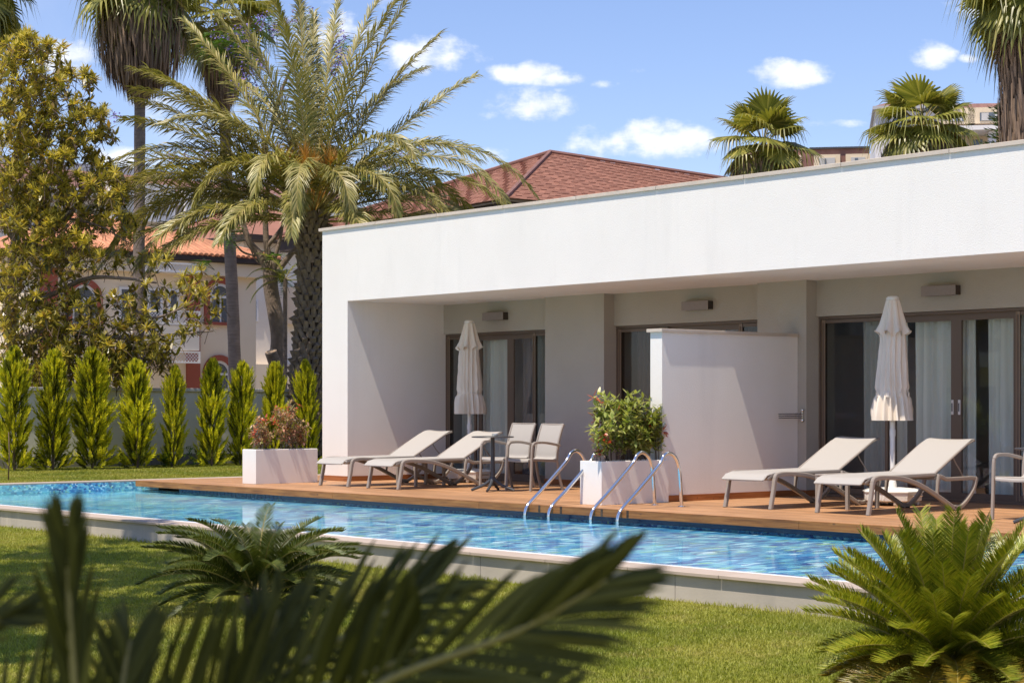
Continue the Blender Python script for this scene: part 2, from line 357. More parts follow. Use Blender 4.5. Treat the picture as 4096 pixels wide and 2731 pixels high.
def mosaic(sc=(20, 6.0, 30)):
    t = NT('blue_green_mosaic'); v = t.n('ShaderNodeTexVoronoi'); v.inputs['Randomness'].default_value = 0.8
    w = t.coords('World', scale=sc); t.l(w, v.inputs['Vector']); v.inputs['Scale'].default_value = 1
    sp = t.n('ShaderNodeSeparateColor'); t.l(v.outputs['Color'], sp.inputs[0])
    col = t.ramp(sp.outputs[0], [(0, (.01,.06,.28)), (.10, (.03,.18,.45)), (.30, (.07,.32,.58)), (.52, (.14,.47,.64)), (.72, (.26,.60,.68)), (.85, (.52,.80,.85)), (.93, (.38,.60,.28)), (.965, (.85,.95,.98))], True)
    # the chips get greener and paler towards the far end of the basin
    g = t.n('ShaderNodeNewGeometry'); sx = t.n('ShaderNodeSeparateXYZ'); t.l(g.outputs['Position'], sx.inputs[0])
    far = t.rng(sx.outputs[0], -17.5, -26, 0, .45); nn = t.noise(t.coords('World'), .9, 4)
    col = t.mix(t.math('MULTIPLY', far, t.rng(nn, .35, .65, .3, 1.3)), col, (.36,.62,.52))
    col = t.scale(col, t.rng(t.noise(t.coords('World', scale=(1,1.5,1)), 1.1, 5), .3, .7, .85, 1.2))
    return t.end(t.bsdf(col, .35))
M['mosaic'] = mosaic(); M['wall_mosaic'] = mosaic((26, 26, 40))
M['navy'] = pmat('navy_wall_tile', (.02,.04,.10), .15, spec=.6, island=.25); M['grout'] = pmat('pale_grout', (.35,.45,.55), .7)
M['edgeblue'] = pmat('pale_blue_edge_tile', (.50,.66,.86), .12, spec=.6, island=.04); M['edgewhite'] = pmat('white_edge_tile', (.86,.88,.90), .35)
def water():
    t = NT('pool_water'); c = t.coords('World', scale=(1, 1, 1)); h = t.math('ADD', t.noise(t.coords('World', scale=(1,.6,1)), 24, 4, .6, .4), t.math('MULTIPLY', t.noise(c, 5.0, 3), .45))
    nrm = t.bump(h, .062, .010)
    tr = t.n('ShaderNodeBsdfTransparent'); tr.inputs[0].default_value = (.86,.97,1,1)
    gl = t.n('ShaderNodeBsdfGlossy'); gl.inputs['Roughness'].default_value = .015; t.l(nrm, gl.inputs['Normal'])
    fr = t.n('ShaderNodeFresnel'); fr.inputs[0].default_value = 1.33; t.l(nrm, fr.inputs['Normal'])
    mx = t.n('ShaderNodeMixShader'); t.l(t.math('MULTIPLY', fr.outputs[0], .68), mx.inputs[0]); t.l(tr.outputs[0], mx.inputs[1]); t.l(gl.outputs[0], mx.inputs[2])
    return t.end(mx.outputs[0])
M['water'] = water()
def glass(name, tint, k, base):
    t = NT(name); tr = t.n('ShaderNodeBsdfTransparent'); tr.inputs[0].default_value = (*tint, 1); gl = t.n('ShaderNodeBsdfGlossy'); gl.inputs['Roughness'].default_value = .01
    nrm = t.bump(t.noise(t.coords('World'), 1.2, 2), .08, .004); t.l(nrm, gl.inputs['Normal'])
    fr = t.n('ShaderNodeFresnel'); fr.inputs[0].default_value = 1.5
    gg = t.n('ShaderNodeNewGeometry'); frf = t.math('MULTIPLY', t.math('ADD', t.math('MULTIPLY', fr.outputs[0], k), base), t.math('SUBTRACT', 1.0, gg.outputs['Backfacing']))
    mx = t.n('ShaderNodeMixShader'); t.l(frf, mx.inputs[0]); t.l(tr.outputs[0], mx.inputs[1]); t.l(gl.outputs[0], mx.inputs[2])
    return t.end(mx.outputs[0])
M['glass'] = glass('door_glass', (.95,.97,.96), 1.1, .05); M['screen'] = glass('dark_insect_screen', (.72,.72,.73), .2, .0)
M['glassware'] = glass('ashtray_glass', (.9,.93,.95), 1, .15)
def cloth_mat(name, col, tr):
    t = NT(name); c = t.scale(col, t.rng(t.noise(t.coords('World', scale=(12,1,.3)), 1, 3), .3, .7, .85, 1.1)); b = t.bsdf(c, .9, 0, .1); x = t.n('ShaderNodeBsdfTranslucent'); t.l(c, x.inputs[0])
    mx = t.n('ShaderNodeMixShader'); mx.inputs[0].default_value = tr; t.l(b, mx.inputs[1]); t.l(x.outputs[0], mx.inputs[2]); return t.end(mx.outputs[0])
M['curtain'] = cloth_mat('sheer_grey_curtain', (.80,.83,.80), .12); M['drape'] = cloth_mat('dark_drape', (.17,.145,.15), .05)
def grassmat(name, blade=False):
    t = NT(name); w = t.coords('World'); n1 = t.noise(w, .7, 6, .68); n2 = t.noise(w, 3.2, 6, .7); n3 = t.noise(w, 90, 3, .7)
    col = t.ramp(n1, [(.32, (.17,.205,.028)), (.5, (.25,.265,.04)), (.68, (.35,.325,.075))])
    dry = t.rng(n2, .52, .74, 0, .65); col = t.mix(dry, col, (.34,.27,.10))
    if blade:
        g = t.n('ShaderNodeObjectInfo'); gi = t.n('ShaderNodeNewGeometry')
        f = t.math('MULTIPLY', t.rng(g.outputs['Random'], 0, 1, .75, 1.3), t.rng(gi.outputs['Random Per Island'], 0, 1, .7, 1.35)); col = t.scale(col, f)
        b = t.bsdf(col, .5, 0, .35); x = t.n('ShaderNodeBsdfTranslucent'); t.l(t.mix(1.0, col, (1.5,1.5,.6), 'MULTIPLY'), x.inputs[0]); mx = t.n('ShaderNodeMixShader'); mx.inputs[0].default_value = .35
        t.l(b, mx.inputs[1]); t.l(x.outputs[0], mx.inputs[2]); return t.end(mx.outputs[0])
    col = t.scale(col, t.rng(n3, .3, .7, .6, 1.35))
    return t.end(t.bsdf(col, .9, 0, .15, t.bump(n3, .7, .03)))
M['lawn'] = grassmat('mown_lawn'); M['blade'] = grassmat('grass_blade', True); M['earth'] = pmat('dry_ground', (.24,.21,.15), .95, nz=(.2,.2))

# ------------------------------------------------------------------ ground, lawns, pool, deck
ZW = -0.15                      # water level
ZL, ZB = -0.37, -0.07           # near lawn, back lawn
MB().box(-1500, 1500, -1500, 1500, -2.0, -1.5).build('ground', M['earth'], kind='structure')
def sheet(name, x0, x1, y0, y1, z, m, nx=1, ny=1, thick=.6, **k):
    b = MB(); b.box(x0, x1, y0, y1, z-thick, z); return b.build(name, m, **k)
near = sheet('lawn', -60, 14, -60, 10.52, ZL, M['lawn'], thick=1.1, kind='structure')
back = sheet('lawn', -34.62, -26.62, 10.54, 60, ZB, M['lawn'], thick=1.4, kind='structure')
sheet('terrain', -140, -34.64, 10.54, 160, -.12, M['earth'], thick=1.35, kind='structure'); sheet('terrain', -26.6, 60, 26, 160, -.12, M['earth'], thick=1.35, kind='structure')

pool = link('swimming_pool', None, None, (0,0,0), kind='structure')
b = MB(); b.box(-26.30, -2, 10.93, 14.62, ZW-.55, ZW-.028); b.build('pool_floor', M['mosaic'], pool)
b = MB(); b.box(-26.42, -26.301, 10.5, 21, ZW-.5, -.028); b.box(-26.301, -2, 14.62, 14.8, ZW-.5, ZW-.001); b.box(-26.301,-26.2,10.93,14.62,ZW-.2,ZW-.018); b.build('pool_wall', M['wall_mosaic'], pool)
# the dark strip of wall tiles under the deck: tile by tile where they show, then joined
b = MB(); x = -25.05; i = 0; far_tile = MB(); prot = None
b.box(-25.06, -2, 14.632, 14.8, ZW, -.03); b.build('tile_grout', M['grout'], pool)
tb = MB(); tb.box(0, .092, 0, .01, ZW, -.034); tmesh = tb.mesh('wall_tile', M['navy'])
rest = MB()
while x < -2:
    if i < 28: link('wall_tile', tmesh, pool, (x, 14.622, 0))
    elif i < 250: link('wall_tile', tmesh, pool, (x, 14.622, 0)).scale = (1.075, 1, 1)
    else: rest.box(x, x+.099, 14.622, 14.632, ZW, -.034)
    x += .1; i += 1
if rest.v: rest.build('wall_tiles_joined', M['navy'], pool, kind='stuff')
# near edge: blue overflow tiles, white strip, coping stones on a concrete wall
eb = MB(); eb.bbox(0, .292, 10.845, 10.93, ZW-.18, ZW+.012, .008); emesh = eb.mesh('edge_tile', M['edgeblue'])
for k in range(82): link('edge_tile', emesh, pool, (-26.3+k*.296, 0, 0))
MB().box(-26.3, -2, 10.775, 10.842, ZW-.18, ZW+.016).build('overflow_strip', M['edgewhite'], pool)
cb_ = MB(); cb_.bbox(0, .995, 10.455, 10.772, -.16, -.132, .003); cmesh = cb_.mesh('coping_stone', M['pstone'])
for k in range(25): link('coping_stone', cmesh, pool, (-26.9+k*1.0, 0, random.uniform(-.001,.001)))
cb_ = MB(); cb_.bbox(-26.62, -26.31, 0, .99, -.028, -.004, .003); cm2 = cb_.mesh('coping_stone', M['pstone'])
for k in range(11): link('coping_stone', cm2, pool, (0, 10.2+k*1.0, 0))
cb_ = MB(); cb_.box(0, 2.394, 10.495, 10.72, -.9, -.161); wm = cb_.mesh('retaining_panel', M['concrete'])
for k in range(11): link('retaining_panel', wm, pool, (-27.2+k*2.4, 0, 0))
MB().box(-27.2, -2, 10.50, 10.71, -.9, -.17).build('panel_joint', M['fencebase'], pool)
w_ = MB(); nx = 2; w_.add([(-26.3,10.925,ZW),(-2,10.925,ZW),(-2,14.62,ZW),(-26.3,14.62,ZW)], [(0,1,2,3)]); w_.build('water', M['water'], None, kind='structure')

deck = link('wooden_deck', None, None, (0,0,0), kind='structure')
pw = 0.125; rows = int((19.0-14.52)/pw)
lens = [2.4, 3.1, 3.9, 3.3]
pm = {}
def plank(x0, x1, y0, y1):
    key = (round(x1-x0, 2), round(y1-y0, 3))
    if key not in pm:
        q = MB(); q.bbox(0, x1-x0-.003, 0, y1-y0-.005, -.028, 0, .0025); pm[key] = q.mesh('deck_plank', M['deck'])
    link('deck_plank', pm[key], deck, (x0, y0, random.uniform(-.0012, 0)))
for r in range(rows):
    y0 = 14.53+r*pw; x = -26.165; k = 0; first = random.choice((1.3, 2.0, 2.6, 3.2))
    while x < -4:
        ln = first if k == 0 else random.choice(lens); x1 = min(x+ln, -3.9)
        if y0 > 16.75 and x < -24.4: pass
        plank(x, x1, y0, y0+pw); x = x1; k += 1
for yy in range(16): plank(-26.165, -24.47, 19.01+yy*pw, 19.01+yy*pw+pw)
x = -26.17
for ln in (2.95, 2.4, 3.1, 2.2, 2.9, 2.6, 3.3, 2.8): 
    q = MB(); q.bbox(x, x+ln-.004, 14.50, 14.526, -.092, -.0005, .003); q.build('edge_board', M['fascia'], deck); x += ln
q = MB(); q.box(-26.16, -3.9, 14.9, 18.9, -.5, -.032); q.box(-26.165,-26.14,14.53,21,-.092,-.03); q.build('deck_base', M['bootdark'], deck)
jj = MB()
for x in (-16.62, -16.24, -15.55, -15.13): jj.box(x, x+.035, 14.497, 14.4995, -.088, -.004)
jj.build('joint_patch', M['bootdark'], deck)

# ------------------------------------------------------------------ the white villa
villa = thing('villa', 'long white flat-roofed single-storey villa with a deep roofed terrace behind the pool', 'house', (0,0,0))
YF, YL, YC = 16.80, 18.68, 18.48
XR = -2.0; ZS, ZT = 2.77, 3.885
b = MB(); b.box(-24.40, -23.72, YF, 17.08, 0, ZS); b.box(-24.40, XR, YF, 17.08, ZS, ZT); b.build('facade', M['stucco'], villa)
MB().box(-24.40, -23.72, 17.08, 27, 0, ZT).build('side_wall', M['stucco'], villa)
MB().box(-23.72, XR, 17.08, YL+.4, ZS, ZS+.2).build('soffit', M['stucco'], villa)
MB().box(-23.72, XR, 17.08, 27, 3.3, 3.5).build('roof', M['fencecap'], villa)
cs = MB(); cs.bbox(0, 1.493, YF-.028, 17.16, ZT, ZT+.048, .004); csm = cs.mesh('roof_coping', M['stone'])
for k in range(15): link('roof_coping', csm, villa, (-24.47+k*1.5, 0, 0))
cs = MB(); cs.bbox(-24.47, -24.1, 17.17, 27, ZT, ZT+.048, .004); cs.build('roof_coping', M['stone'], villa)
g = MB()
doors = [(-23.72, -21.03), (-19.75, -16.80), (-15.96, -11.7)]
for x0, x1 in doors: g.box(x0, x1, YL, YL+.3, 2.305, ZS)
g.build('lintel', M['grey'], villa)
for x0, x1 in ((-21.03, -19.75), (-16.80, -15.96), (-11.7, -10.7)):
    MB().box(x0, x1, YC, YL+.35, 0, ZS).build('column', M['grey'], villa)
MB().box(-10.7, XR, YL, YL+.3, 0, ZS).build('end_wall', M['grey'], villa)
r_ = MB()
for x0, x1 in doors:   # dark rooms behind the doors
    r_.box(x0-.3, x1+.3, 22.2, 22.3, 0, 2.7); r_.box(x0-.4, x0-.3, YL+.36, 22.3, 0, 2.7); r_.box(x1+.3, x1+.4, YL+.36, 22.3, 0, 2.7); r_.box(x0-.3, x1+.3, YL+.3, 22.2, 2.6, 2.7); r_.box(x0-.3, x1+.3, YL+.1, 22.2, -.03, -.002)
r_.build('room', M['dark_room'], villa)
for x0, x1, y in ((-24.40, -23.72, YF), (-21.03, -19.75, YC), (-16.80, -15.96, YC)): MB().box(x0-.001, x1+.016, y-.016, y, 0.001, .078).build('skirting_board', M['skirting'], villa)
for x0, y0 in ((-23.72, YF), (-19.75, YC), (-15.96, YC)): MB().box(x0, x0+.0155, y0, YL, .001, .078).build('skirting_board', M['skirtingY'], villa)

def door(x0, x1, splits, handles):
    """four leaves between x0 and x1; splits are the leaf edges; outer leaves carry an insect screen"""
    d = link('sliding_door', None, villa, (0, YL+.04, 0)); y = 0
    f = MB(); zt = 2.30
    f.box(x0, x0+.028, y, y+.14, 0, zt); f.box(x1-.028, x1, y, y+.14, 0, zt); f.box(x0+.028, x1-.028, y, y+.14, zt-.03, zt); f.box(x0+.028, x1-.028, y-.02, y+.16, .001, .03)
    f.box(x0+.028, x1-.028, y+.045, y+.052, .03, .045); f.box(x0+.028, x1-.028, y+.09, y+.097, .03, .045); f.box(x0+.028, x1-.028, y+.06, y+.075, zt-.045, zt-.03)
    f.build('frame', M['alu'], d)
    for i in range(len(splits)-1):
        a, c = splits[i], splits[i+1]; outer = i in (0, len(splits)-2); yy = y+(.02 if outer else .075); w = .045 if outer else .075
        wt = .045 if outer else .075; wb = .07
        lf = MB(); lf.box(a, a+w, yy, yy+.035, .04, 2.262); lf.box(c-w, c, yy, yy+.035, .04, 2.262); lf.box(a+w, c-w, yy, yy+.035, 2.262-wt, 2.262); lf.box(a+w, c-w, yy, yy+.035, .04, .04+wb)
        if outer: lf.box(a+w, a+w+.012, yy-.008, yy, .04, 2.262, 1); lf.box(a, a+.012, yy-.008, yy, .04, 2.262, 1); lf.box(a+.012, a+w, yy-.006, yy-.001, 2.225, 2.262, 1); lf.box(c-.012, c, yy-.008, yy, .04, 2.262, 1)
        lf.build('leaf', [M['alu'], M['alu_light']], d)
        MB().box(a+w, c-w, yy+.014, yy+.020, .04+wb, 2.262-wt).build('pane', M['glass'], d)
        if outer: MB().add([(a+w, yy+.004, .1), (c-w, yy+.004, .1), (c-w, yy+.004, 2.22), (a+w, yy+.004, 2.22)], [(0,1,2,3)]).build('insect_screen', M['screen'], d)
    for hx in handles:
        h = MB(); h.bbox(hx-.017, hx+.017, y+.062, y+.074, 1.05, 1.23, .004); h.box(hx-.008, hx+.008, y+.060, y+.0615, 1.09, 1.19, 1); h.build('handle', [M['whitepaint'], M['black']], d)
door(-23.72, -21.03, [-23.69, -22.98, -22.20, -21.60, -21.04], [])
door(-19.75, -16.80, [-19.72, -18.72, -18.03, -17.36, -16.82], [])
door(-15.96, -11.70, [-15.92, -14.86, -13.87, -12.98, -11.74], [-13.92, -13.82])
def curtain(x0, x1, y, mat, label, amp=.035, wl=.14, z1=2.45):
    n = int((x1-x0)/.012); q = MB(); vs = []; ph = 0
    for i in range(n+1):
        x = x0+(x1-x0)*i/n; ph += 2*PI*.012/wl*(1+.35*math.sin(i*.11)+.2*math.sin(i*.031+2))
        d = amp*math.sin(ph)+.3*amp*math.sin(ph*2.3+1)
        vs += [(x, y+d*1.0, .03), (x+.01*math.sin(ph*.5), y+d*.85, 1.2), (x, y+d*.5, z1)]
    q.add(vs, [(3*i+k, 3*i+3+k, 3*i+4+k, 3*i+1+k) for i in range(n) for k in (0,1)])
    o = q.build('curtain', mat, None, smooth=0); o['label'] = label; o['category'] = 'curtain'; o['group'] = 'curtains behind the glass doors'
curtain(-23.62, -22.26, 18.96, M['curtain'], 'pale sheer curtain behind the left glass doors, left of their middle posts', wl=.12)
curtain(-21.84, -21.08, 18.97, M['curtain'], 'narrow pale sheer curtain behind the left glass doors, right of their middle posts', wl=.17)
curtain(-22.10, -21.86, 18.95, M['drape'], 'dark narrow drape behind the left glass doors', .02)
curtain(-19.6, -17.0, 18.98, M['drape'], 'dim grey curtain behind the glass doors that the privacy wall hides', .03)
curtain(-15.45, -14.72, 18.98, M['curtain'], 'sheer curtain behind the right glass doors, left of the closed parasol', .03, .13)
curtain(-14.62, -13.72, 18.96, M['curtain'], 'grey pleated curtain behind the right glass doors, between parasol and door handles', .045, .15)
curtain(-13.55, -12.3, 18.98, M['curtain'], 'bright sheer curtain behind the right glass doors, right of the door handles', .04, .19)

pv = thing('privacy_wall', 'free-standing white privacy wall with a stone cap, behind the planter with the green bush', 'wall', (-16.1, 16.02, 0))
MB().box(-.20, 0, 0, 2.455, 0, 2.045).build('wall', M['stucco'], pv)
q = MB(); q.bbox(-.235, .03, -.035, 2.44, 2.045, 2.085, .003); q.build('cap', M['stone'], pv)
MB().box(0, .014, -.014, 2.455, .001, .078).box(-.20, 0, -.014, 0, .001, .078).build('skirting_board', M['skirtingY'], pv)

lab = ['above the leftmost glass doors', 'just above the privacy wall', 'above the rightmost glass doors']
for (x0, z0), lb in zip(((-22.62, 2.478), (-18.29, 2.468), (-14.22, 2.482)), lab):
    w = thing('wall_lamp', 'flat grey box lamp on the grey wall '+lb, 'lamp', (x0, YL, z0), group='box lamps over the terrace doors')
    MB().box(0, .50, -.10, 0, .004, .118).build('housing', M['lampdark'], w); q = MB(); q.bbox(-.002, .502, -.106, -.099, 0, .122, .002); q.build('cover', M['lamp'], w)
tr = thing('towel_rack', 'folded steel towel rack of three swing bars at the end of the privacy wall', 'towel rack', (-16.02, 18.44, 1.0))
for k, z in enumerate((.055, .03, .005)):
    MB().tube([(.03, .0, z), (.035+.004*k, -.47, z)], .008, 8).build('bar', M['steel'], tr, smooth=40)
MB().tube([(.03, .0, -.03), (.03, .0, .09)], .009, 8).build('post', M['steel'], tr, smooth=40)
for z in (-.03, .10): MB().lathe([(.004,-.024),(.018,-.018),(.025,0),(.018,.018),(.004,.024)], 12, (.03,.0,z)).tube([(.03,0,z),(.03,.04,z)], .012).build('mount', M['steel'], tr, smooth=50)

# ------------------------------------------------------------------ terrace furniture
def make_lounger():
    t = thing('sun_lounger', '', 'sun lounger', group='sun loungers on the deck')
    wd = .74; T = M['taupe']
    arch = smoothpath([(0,.0,.0),(0,.045,.20),(0,.075,.345),(0,.125,.385),(0,.30,.392),(0,.62,.365),(0,.95,.27),(0,1.25,.14),(0,1.52,.012)], 6)
    tail = smoothpath([(0,1.49,.018),(0,1.60,.012),(0,1.74,.09),(0,1.86,.21),(0,1.905,.33)], 6)
    for i, x in enumerate((0, wd-.045)):
        side = MB(); side.bar([(p.y, p.z+.0) for p in arch[12:]], .05, x, x+.045); side.bar([(p.y, p.z+.022) for p in tail], .044, x, x+.045)
        side.bar([(1.905,.345),(1.80,.352),(1.35,.348),(1.24,.385)], .042, x+.004, x+.041)
        side.bar([(1.235,.40),(1.205,.33),(1.19,.19)], [.055,.04,.03], x+.006, x+.039)
        side.build('side_frame', T, t, smooth=35, fix=True)
        lg = MB(); lg.bar([(p.y, p.z) for p in arch[:13]], .048, x, x+.045); lg.build('leg', T, t, smooth=35, fix=True)
        rl = MB(); rl.bar([(-.015+.0,.335),(.06,.375),(.14,.383),(1.23,.395)], .032, x+(.05 if i == 0 else -.03), x+(.075 if i == 0 else -.005)); rl.build('seat_rail', T, t, smooth=35, fix=True)
        MB().box(x+.004, x+.041, .0-.018, .022, 0, .008).build('foot', M['rubber'], t); MB().box(x+.002, x+.043, 1.47, 1.60, 0, .014).build('foot', M['rubber'], t)
        br = MB(); c0 = x+(.052 if i == 0 else -.026); br.tube([(c0, 1.20,.405),(c0, 1.62,.63),(c0,1.80,.725),(c0,1.93,.768)], .014, 8); br.build('back_rail', T, t, smooth=40)
    for yy, zz in ((.075,.335), (1.2,.36)): MB().tube([(.05,yy,zz),(wd-.05,yy,zz)], .017, 8).build('cross_bar', T, t, smooth=40)
    cb = MB(); cb.tube([(.05,1.92,.765),(wd-.05,1.92,.765)], .014, 8); cb.build('head_bar', T, t, smooth=40)
    for x in (.12, wd-.12):
        MB().tube([(x,1.60,.60),(x,1.66,.52),(x,1.74,.44),(x,1.80,.36)], .008, 6).build('support_rod', T, t, smooth=40)
    def sling(pts, name, sag):
        q = MB(); n = len(pts); m = 6; vs = []
        for (y, z) in pts:
            for k in range(m+1):
                s = k/m; vs.append((.062+(wd-.124)*s, y, z-sag*math.sin(PI*s)))
        q.add(vs, [(i*(m+1)+k, i*(m+1)+k+1, (i+1)*(m+1)+k+1, (i+1)*(m+1)+k) for i in range(n-1) for k in range(m)])
        vs2 = [(v[0], v[1], v[2]-.006) for v in vs]; q.add(vs2, [(i*(m+1)+k, (i+1)*(m+1)+k, (i+1)*(m+1)+k+1, i*(m+1)+k+1) for i in range(n-1) for k in range(m)])
        o = q.build(name, M['sling'], t, smooth=0); o.data.update(); return o
    sp = smoothpath([(0,-.09,.325),(0,-.075,.345),(0,-.02,.382),(0,.10,.405),(0,.5,.412),(0,1.21,.42)], 4)
    sling([(p.y, p.z) for p in sp], 'seat_sling', .008)
    sp = smoothpath([(0,1.22,.42),(0,1.45,.548),(0,1.70,.688),(0,1.83,.755),(0,1.90,.782),(0,1.99,.79)], 4)
    sling([(p.y, p.z) for p in sp], 'back_sling', .012)
    ed = MB(); 
    for x in (.055, wd-.06): ed.tube([(x, -.085, .325), (x, -.02, .378), (x, .10, .402), (x, 1.21, .415)], .009, 6)
    ed.tube([(.055,-.085,.325),(wd-.06,-.085,.325)], .010, 6); ed.build('seat_piping', M['sling'], t, smooth=40)
    return t
lg = make_lounger(); lounge = lg
spots = [((-22.76, 15.62), 'leftmost grey lounger with pale sling, nearest the white pillar of the villa'),
         ((-21.55, 15.60), 'second grey lounger from the left, its raised head beside the bistro chairs'),
         ((-14.86, 15.78), 'third grey lounger from the left, in front of the privacy wall'),
         ((-13.42, 15.69), 'rightmost grey lounger, its raised head before the door handles')]
for i, ((x, y), lb) in enumerate(spots):
    o = lg if i == 0 else dup(lg); o.location = (x, y, 0.001); o['label'] = lb; o.rotation_euler.z = (0.0, .012, -.008, .01)[i]

def make_chair():
    t = thing('garden_chair', '', 'chair', group='grey armchairs on the deck'); T = M['taupe']; wd = .56
    for x in (0, wd-.032):
        a = MB(); fl = smoothpath([(0,.005,0),(0,.02,.3),(0,.03,.56),(0,.05,.63),(0,.10,.655),(0,.26,.655),(0,.43,.63),(0,.52,.612)], 5)
        a.bar([(p.y, p.z) for p in fl[:14]], .034, x, x+.032); a.build('leg', T, t, smooth=35, fix=True)
        a = MB(); a.bar([(p.y, p.z) for p in fl[13:]], [.034]*(len(fl)-14)+[.02], x, x+.034); a.build('armrest', T, t, smooth=35, fix=True)
        r = smoothpath([(0,.60,0),(0,.535,.20),(0,.50,.40),(0,.515,.60),(0,.575,.80),(0,.62,.905)], 5)
        xi = x+(.034 if x == 0 else -.034)
        a = MB(); a.bar([(p.y, p.z) for p in r[:11]], .034, xi, xi+.032); a.build('leg', T, t, smooth=35, fix=True)
        a = MB(); a.bar([(p.y, p.z) for p in r[10:]], [.034]*10+[.03]*(len(r)-20), xi, xi+.028); a.build('back_frame', T, t, smooth=35, fix=True)
        a = MB(); a.bar([(.02,.425),(.25,.415),(.50,.405)], .034, xi, xi+.028); a.build('seat_frame', T, t, smooth=35, fix=True)
    for yy, zz, rr in ((.025,.418,.016), (.618,.90,.012)): MB().tube([(.055,yy,zz),(wd-.055,yy,zz)], rr, 8).build('cross_bar', T, t, smooth=40)
    def sl(pts, name):
        q = MB(); n = len(pts); m = 5; vs = [(.06+(wd-.12)*k/m, y, z-.008*math.sin(PI*k/m)) for (y, z) in pts for k in range(m+1)]
        q.add(vs, [(i*(m+1)+k, i*(m+1)+k+1, (i+1)*(m+1)+k+1, (i+1)*(m+1)+k) for i in range(n-1) for k in range(m)])
        q.add([(v[0], v[1]+.002, v[2]-.006) for v in vs], [(i*(m+1)+k, (i+1)*(m+1)+k, (i+1)*(m+1)+k+1, i*(m+1)+k+1) for i in range(n-1) for k in range(m)])
        q.build(name, M['sling'], t, smooth=0)
    sl([(p.y, p.z) for p in smoothpath([(0,-.005,.40),(0,.02,.432),(0,.25,.43),(0,.44,.425)], 3)], 'seat_sling')
    sl([(p.y, p.z) for p in smoothpath([(0,.44,.425),(0,.485,.45),(0,.50,.55),(0,.55,.74),(0,.615,.915)], 4)], 'back_sling')
    return t
ch = make_chair()
for i, (x, y, r, lb) in enumerate([(-20.60, 16.86, .06, 'grey armchair with pale sling back, just behind the round bistro table'), (-19.83, 16.70, -.03, 'grey armchair with pale sling back, right of the round bistro table'),
                                   (-11.47, 16.12, 0, 'grey armchair cut off by the right edge of the photo')]):
    o = ch if i == 0 else dup(ch); o.location = (x, y, 0.001); o.rotation_euler.z = r; o['label'] = lb

def make_table():
    t = thing('bistro_table', '', 'table', group='dark round bistro tables')
    MB().lathe([(.02,.722),(.275,.726),(.288,.731),(.29,.737),(.286,.743),(.27,.745),(.02,.745)], 40).build('tabletop', M['black'], t, smooth=40)
    MB().tube([(0,0,.12),(0,0,.4),(0,0,.72)], [.034,.029,.028], 14).build('pole', M['black'], t, smooth=40)
    for k in range(4):
        a = k*PI/2+.62; c, s = math.cos(a), math.sin(a)
        pts = smoothpath([(0,0,.2),(.03*c,.03*s,.15),(.12*c,.12*s,.085),(.30*c,.30*s,.014)], 4); n = len(pts)
        MB().tube(pts, [.03-.012*i/(n-1) for i in range(n)], 8).build('leg', M['black'], t, smooth=40)
    return t
tb = make_table(); tb.location = (-19.66, 16.33, .001); tb['label'] = 'dark round bistro table with a glass ashtray, before the two grey armchairs'
t2 = dup(tb); t2.location = (-10.66, 15.87, .001); t2['label'] = 'dark round bistro table cut off by the right edge of the photo'
ash = MB(); ash.lathe([(.030,0),(.044,.006),(.047,.032),(.040,.034),(.034,.012),(.01,.010)], 14, (0,0,0)); o = ash.build('ashtray', M['glassware'], None, smooth=30); o.location = (-19.66, 16.37, .7475)
o['label'] = 'small clear glass ashtray on the round bistro table'; o['category'] = 'ashtray'
def side_table(x, y, lb):
    t = thing('side_table', lb, 'side table', (x, y, .001), group='low square side tables between the loungers')
    q = MB(); q.bbox(0, .48, 0, .56, .365, .39, .004); q.build('tabletop', M['taupe'], t)
    for px in (.003, .435):
        for py in (.003, .517): q = MB(); q.bbox(px, px+.04, py, py+.04, 0, .364, .003); q.build('leg', M['taupe'], t)
    return t
side_table(-22.02, 16.45, 'low square side table between the two left loungers'); side_table(-13.98, 16.33, 'low square side table between the two right loungers')

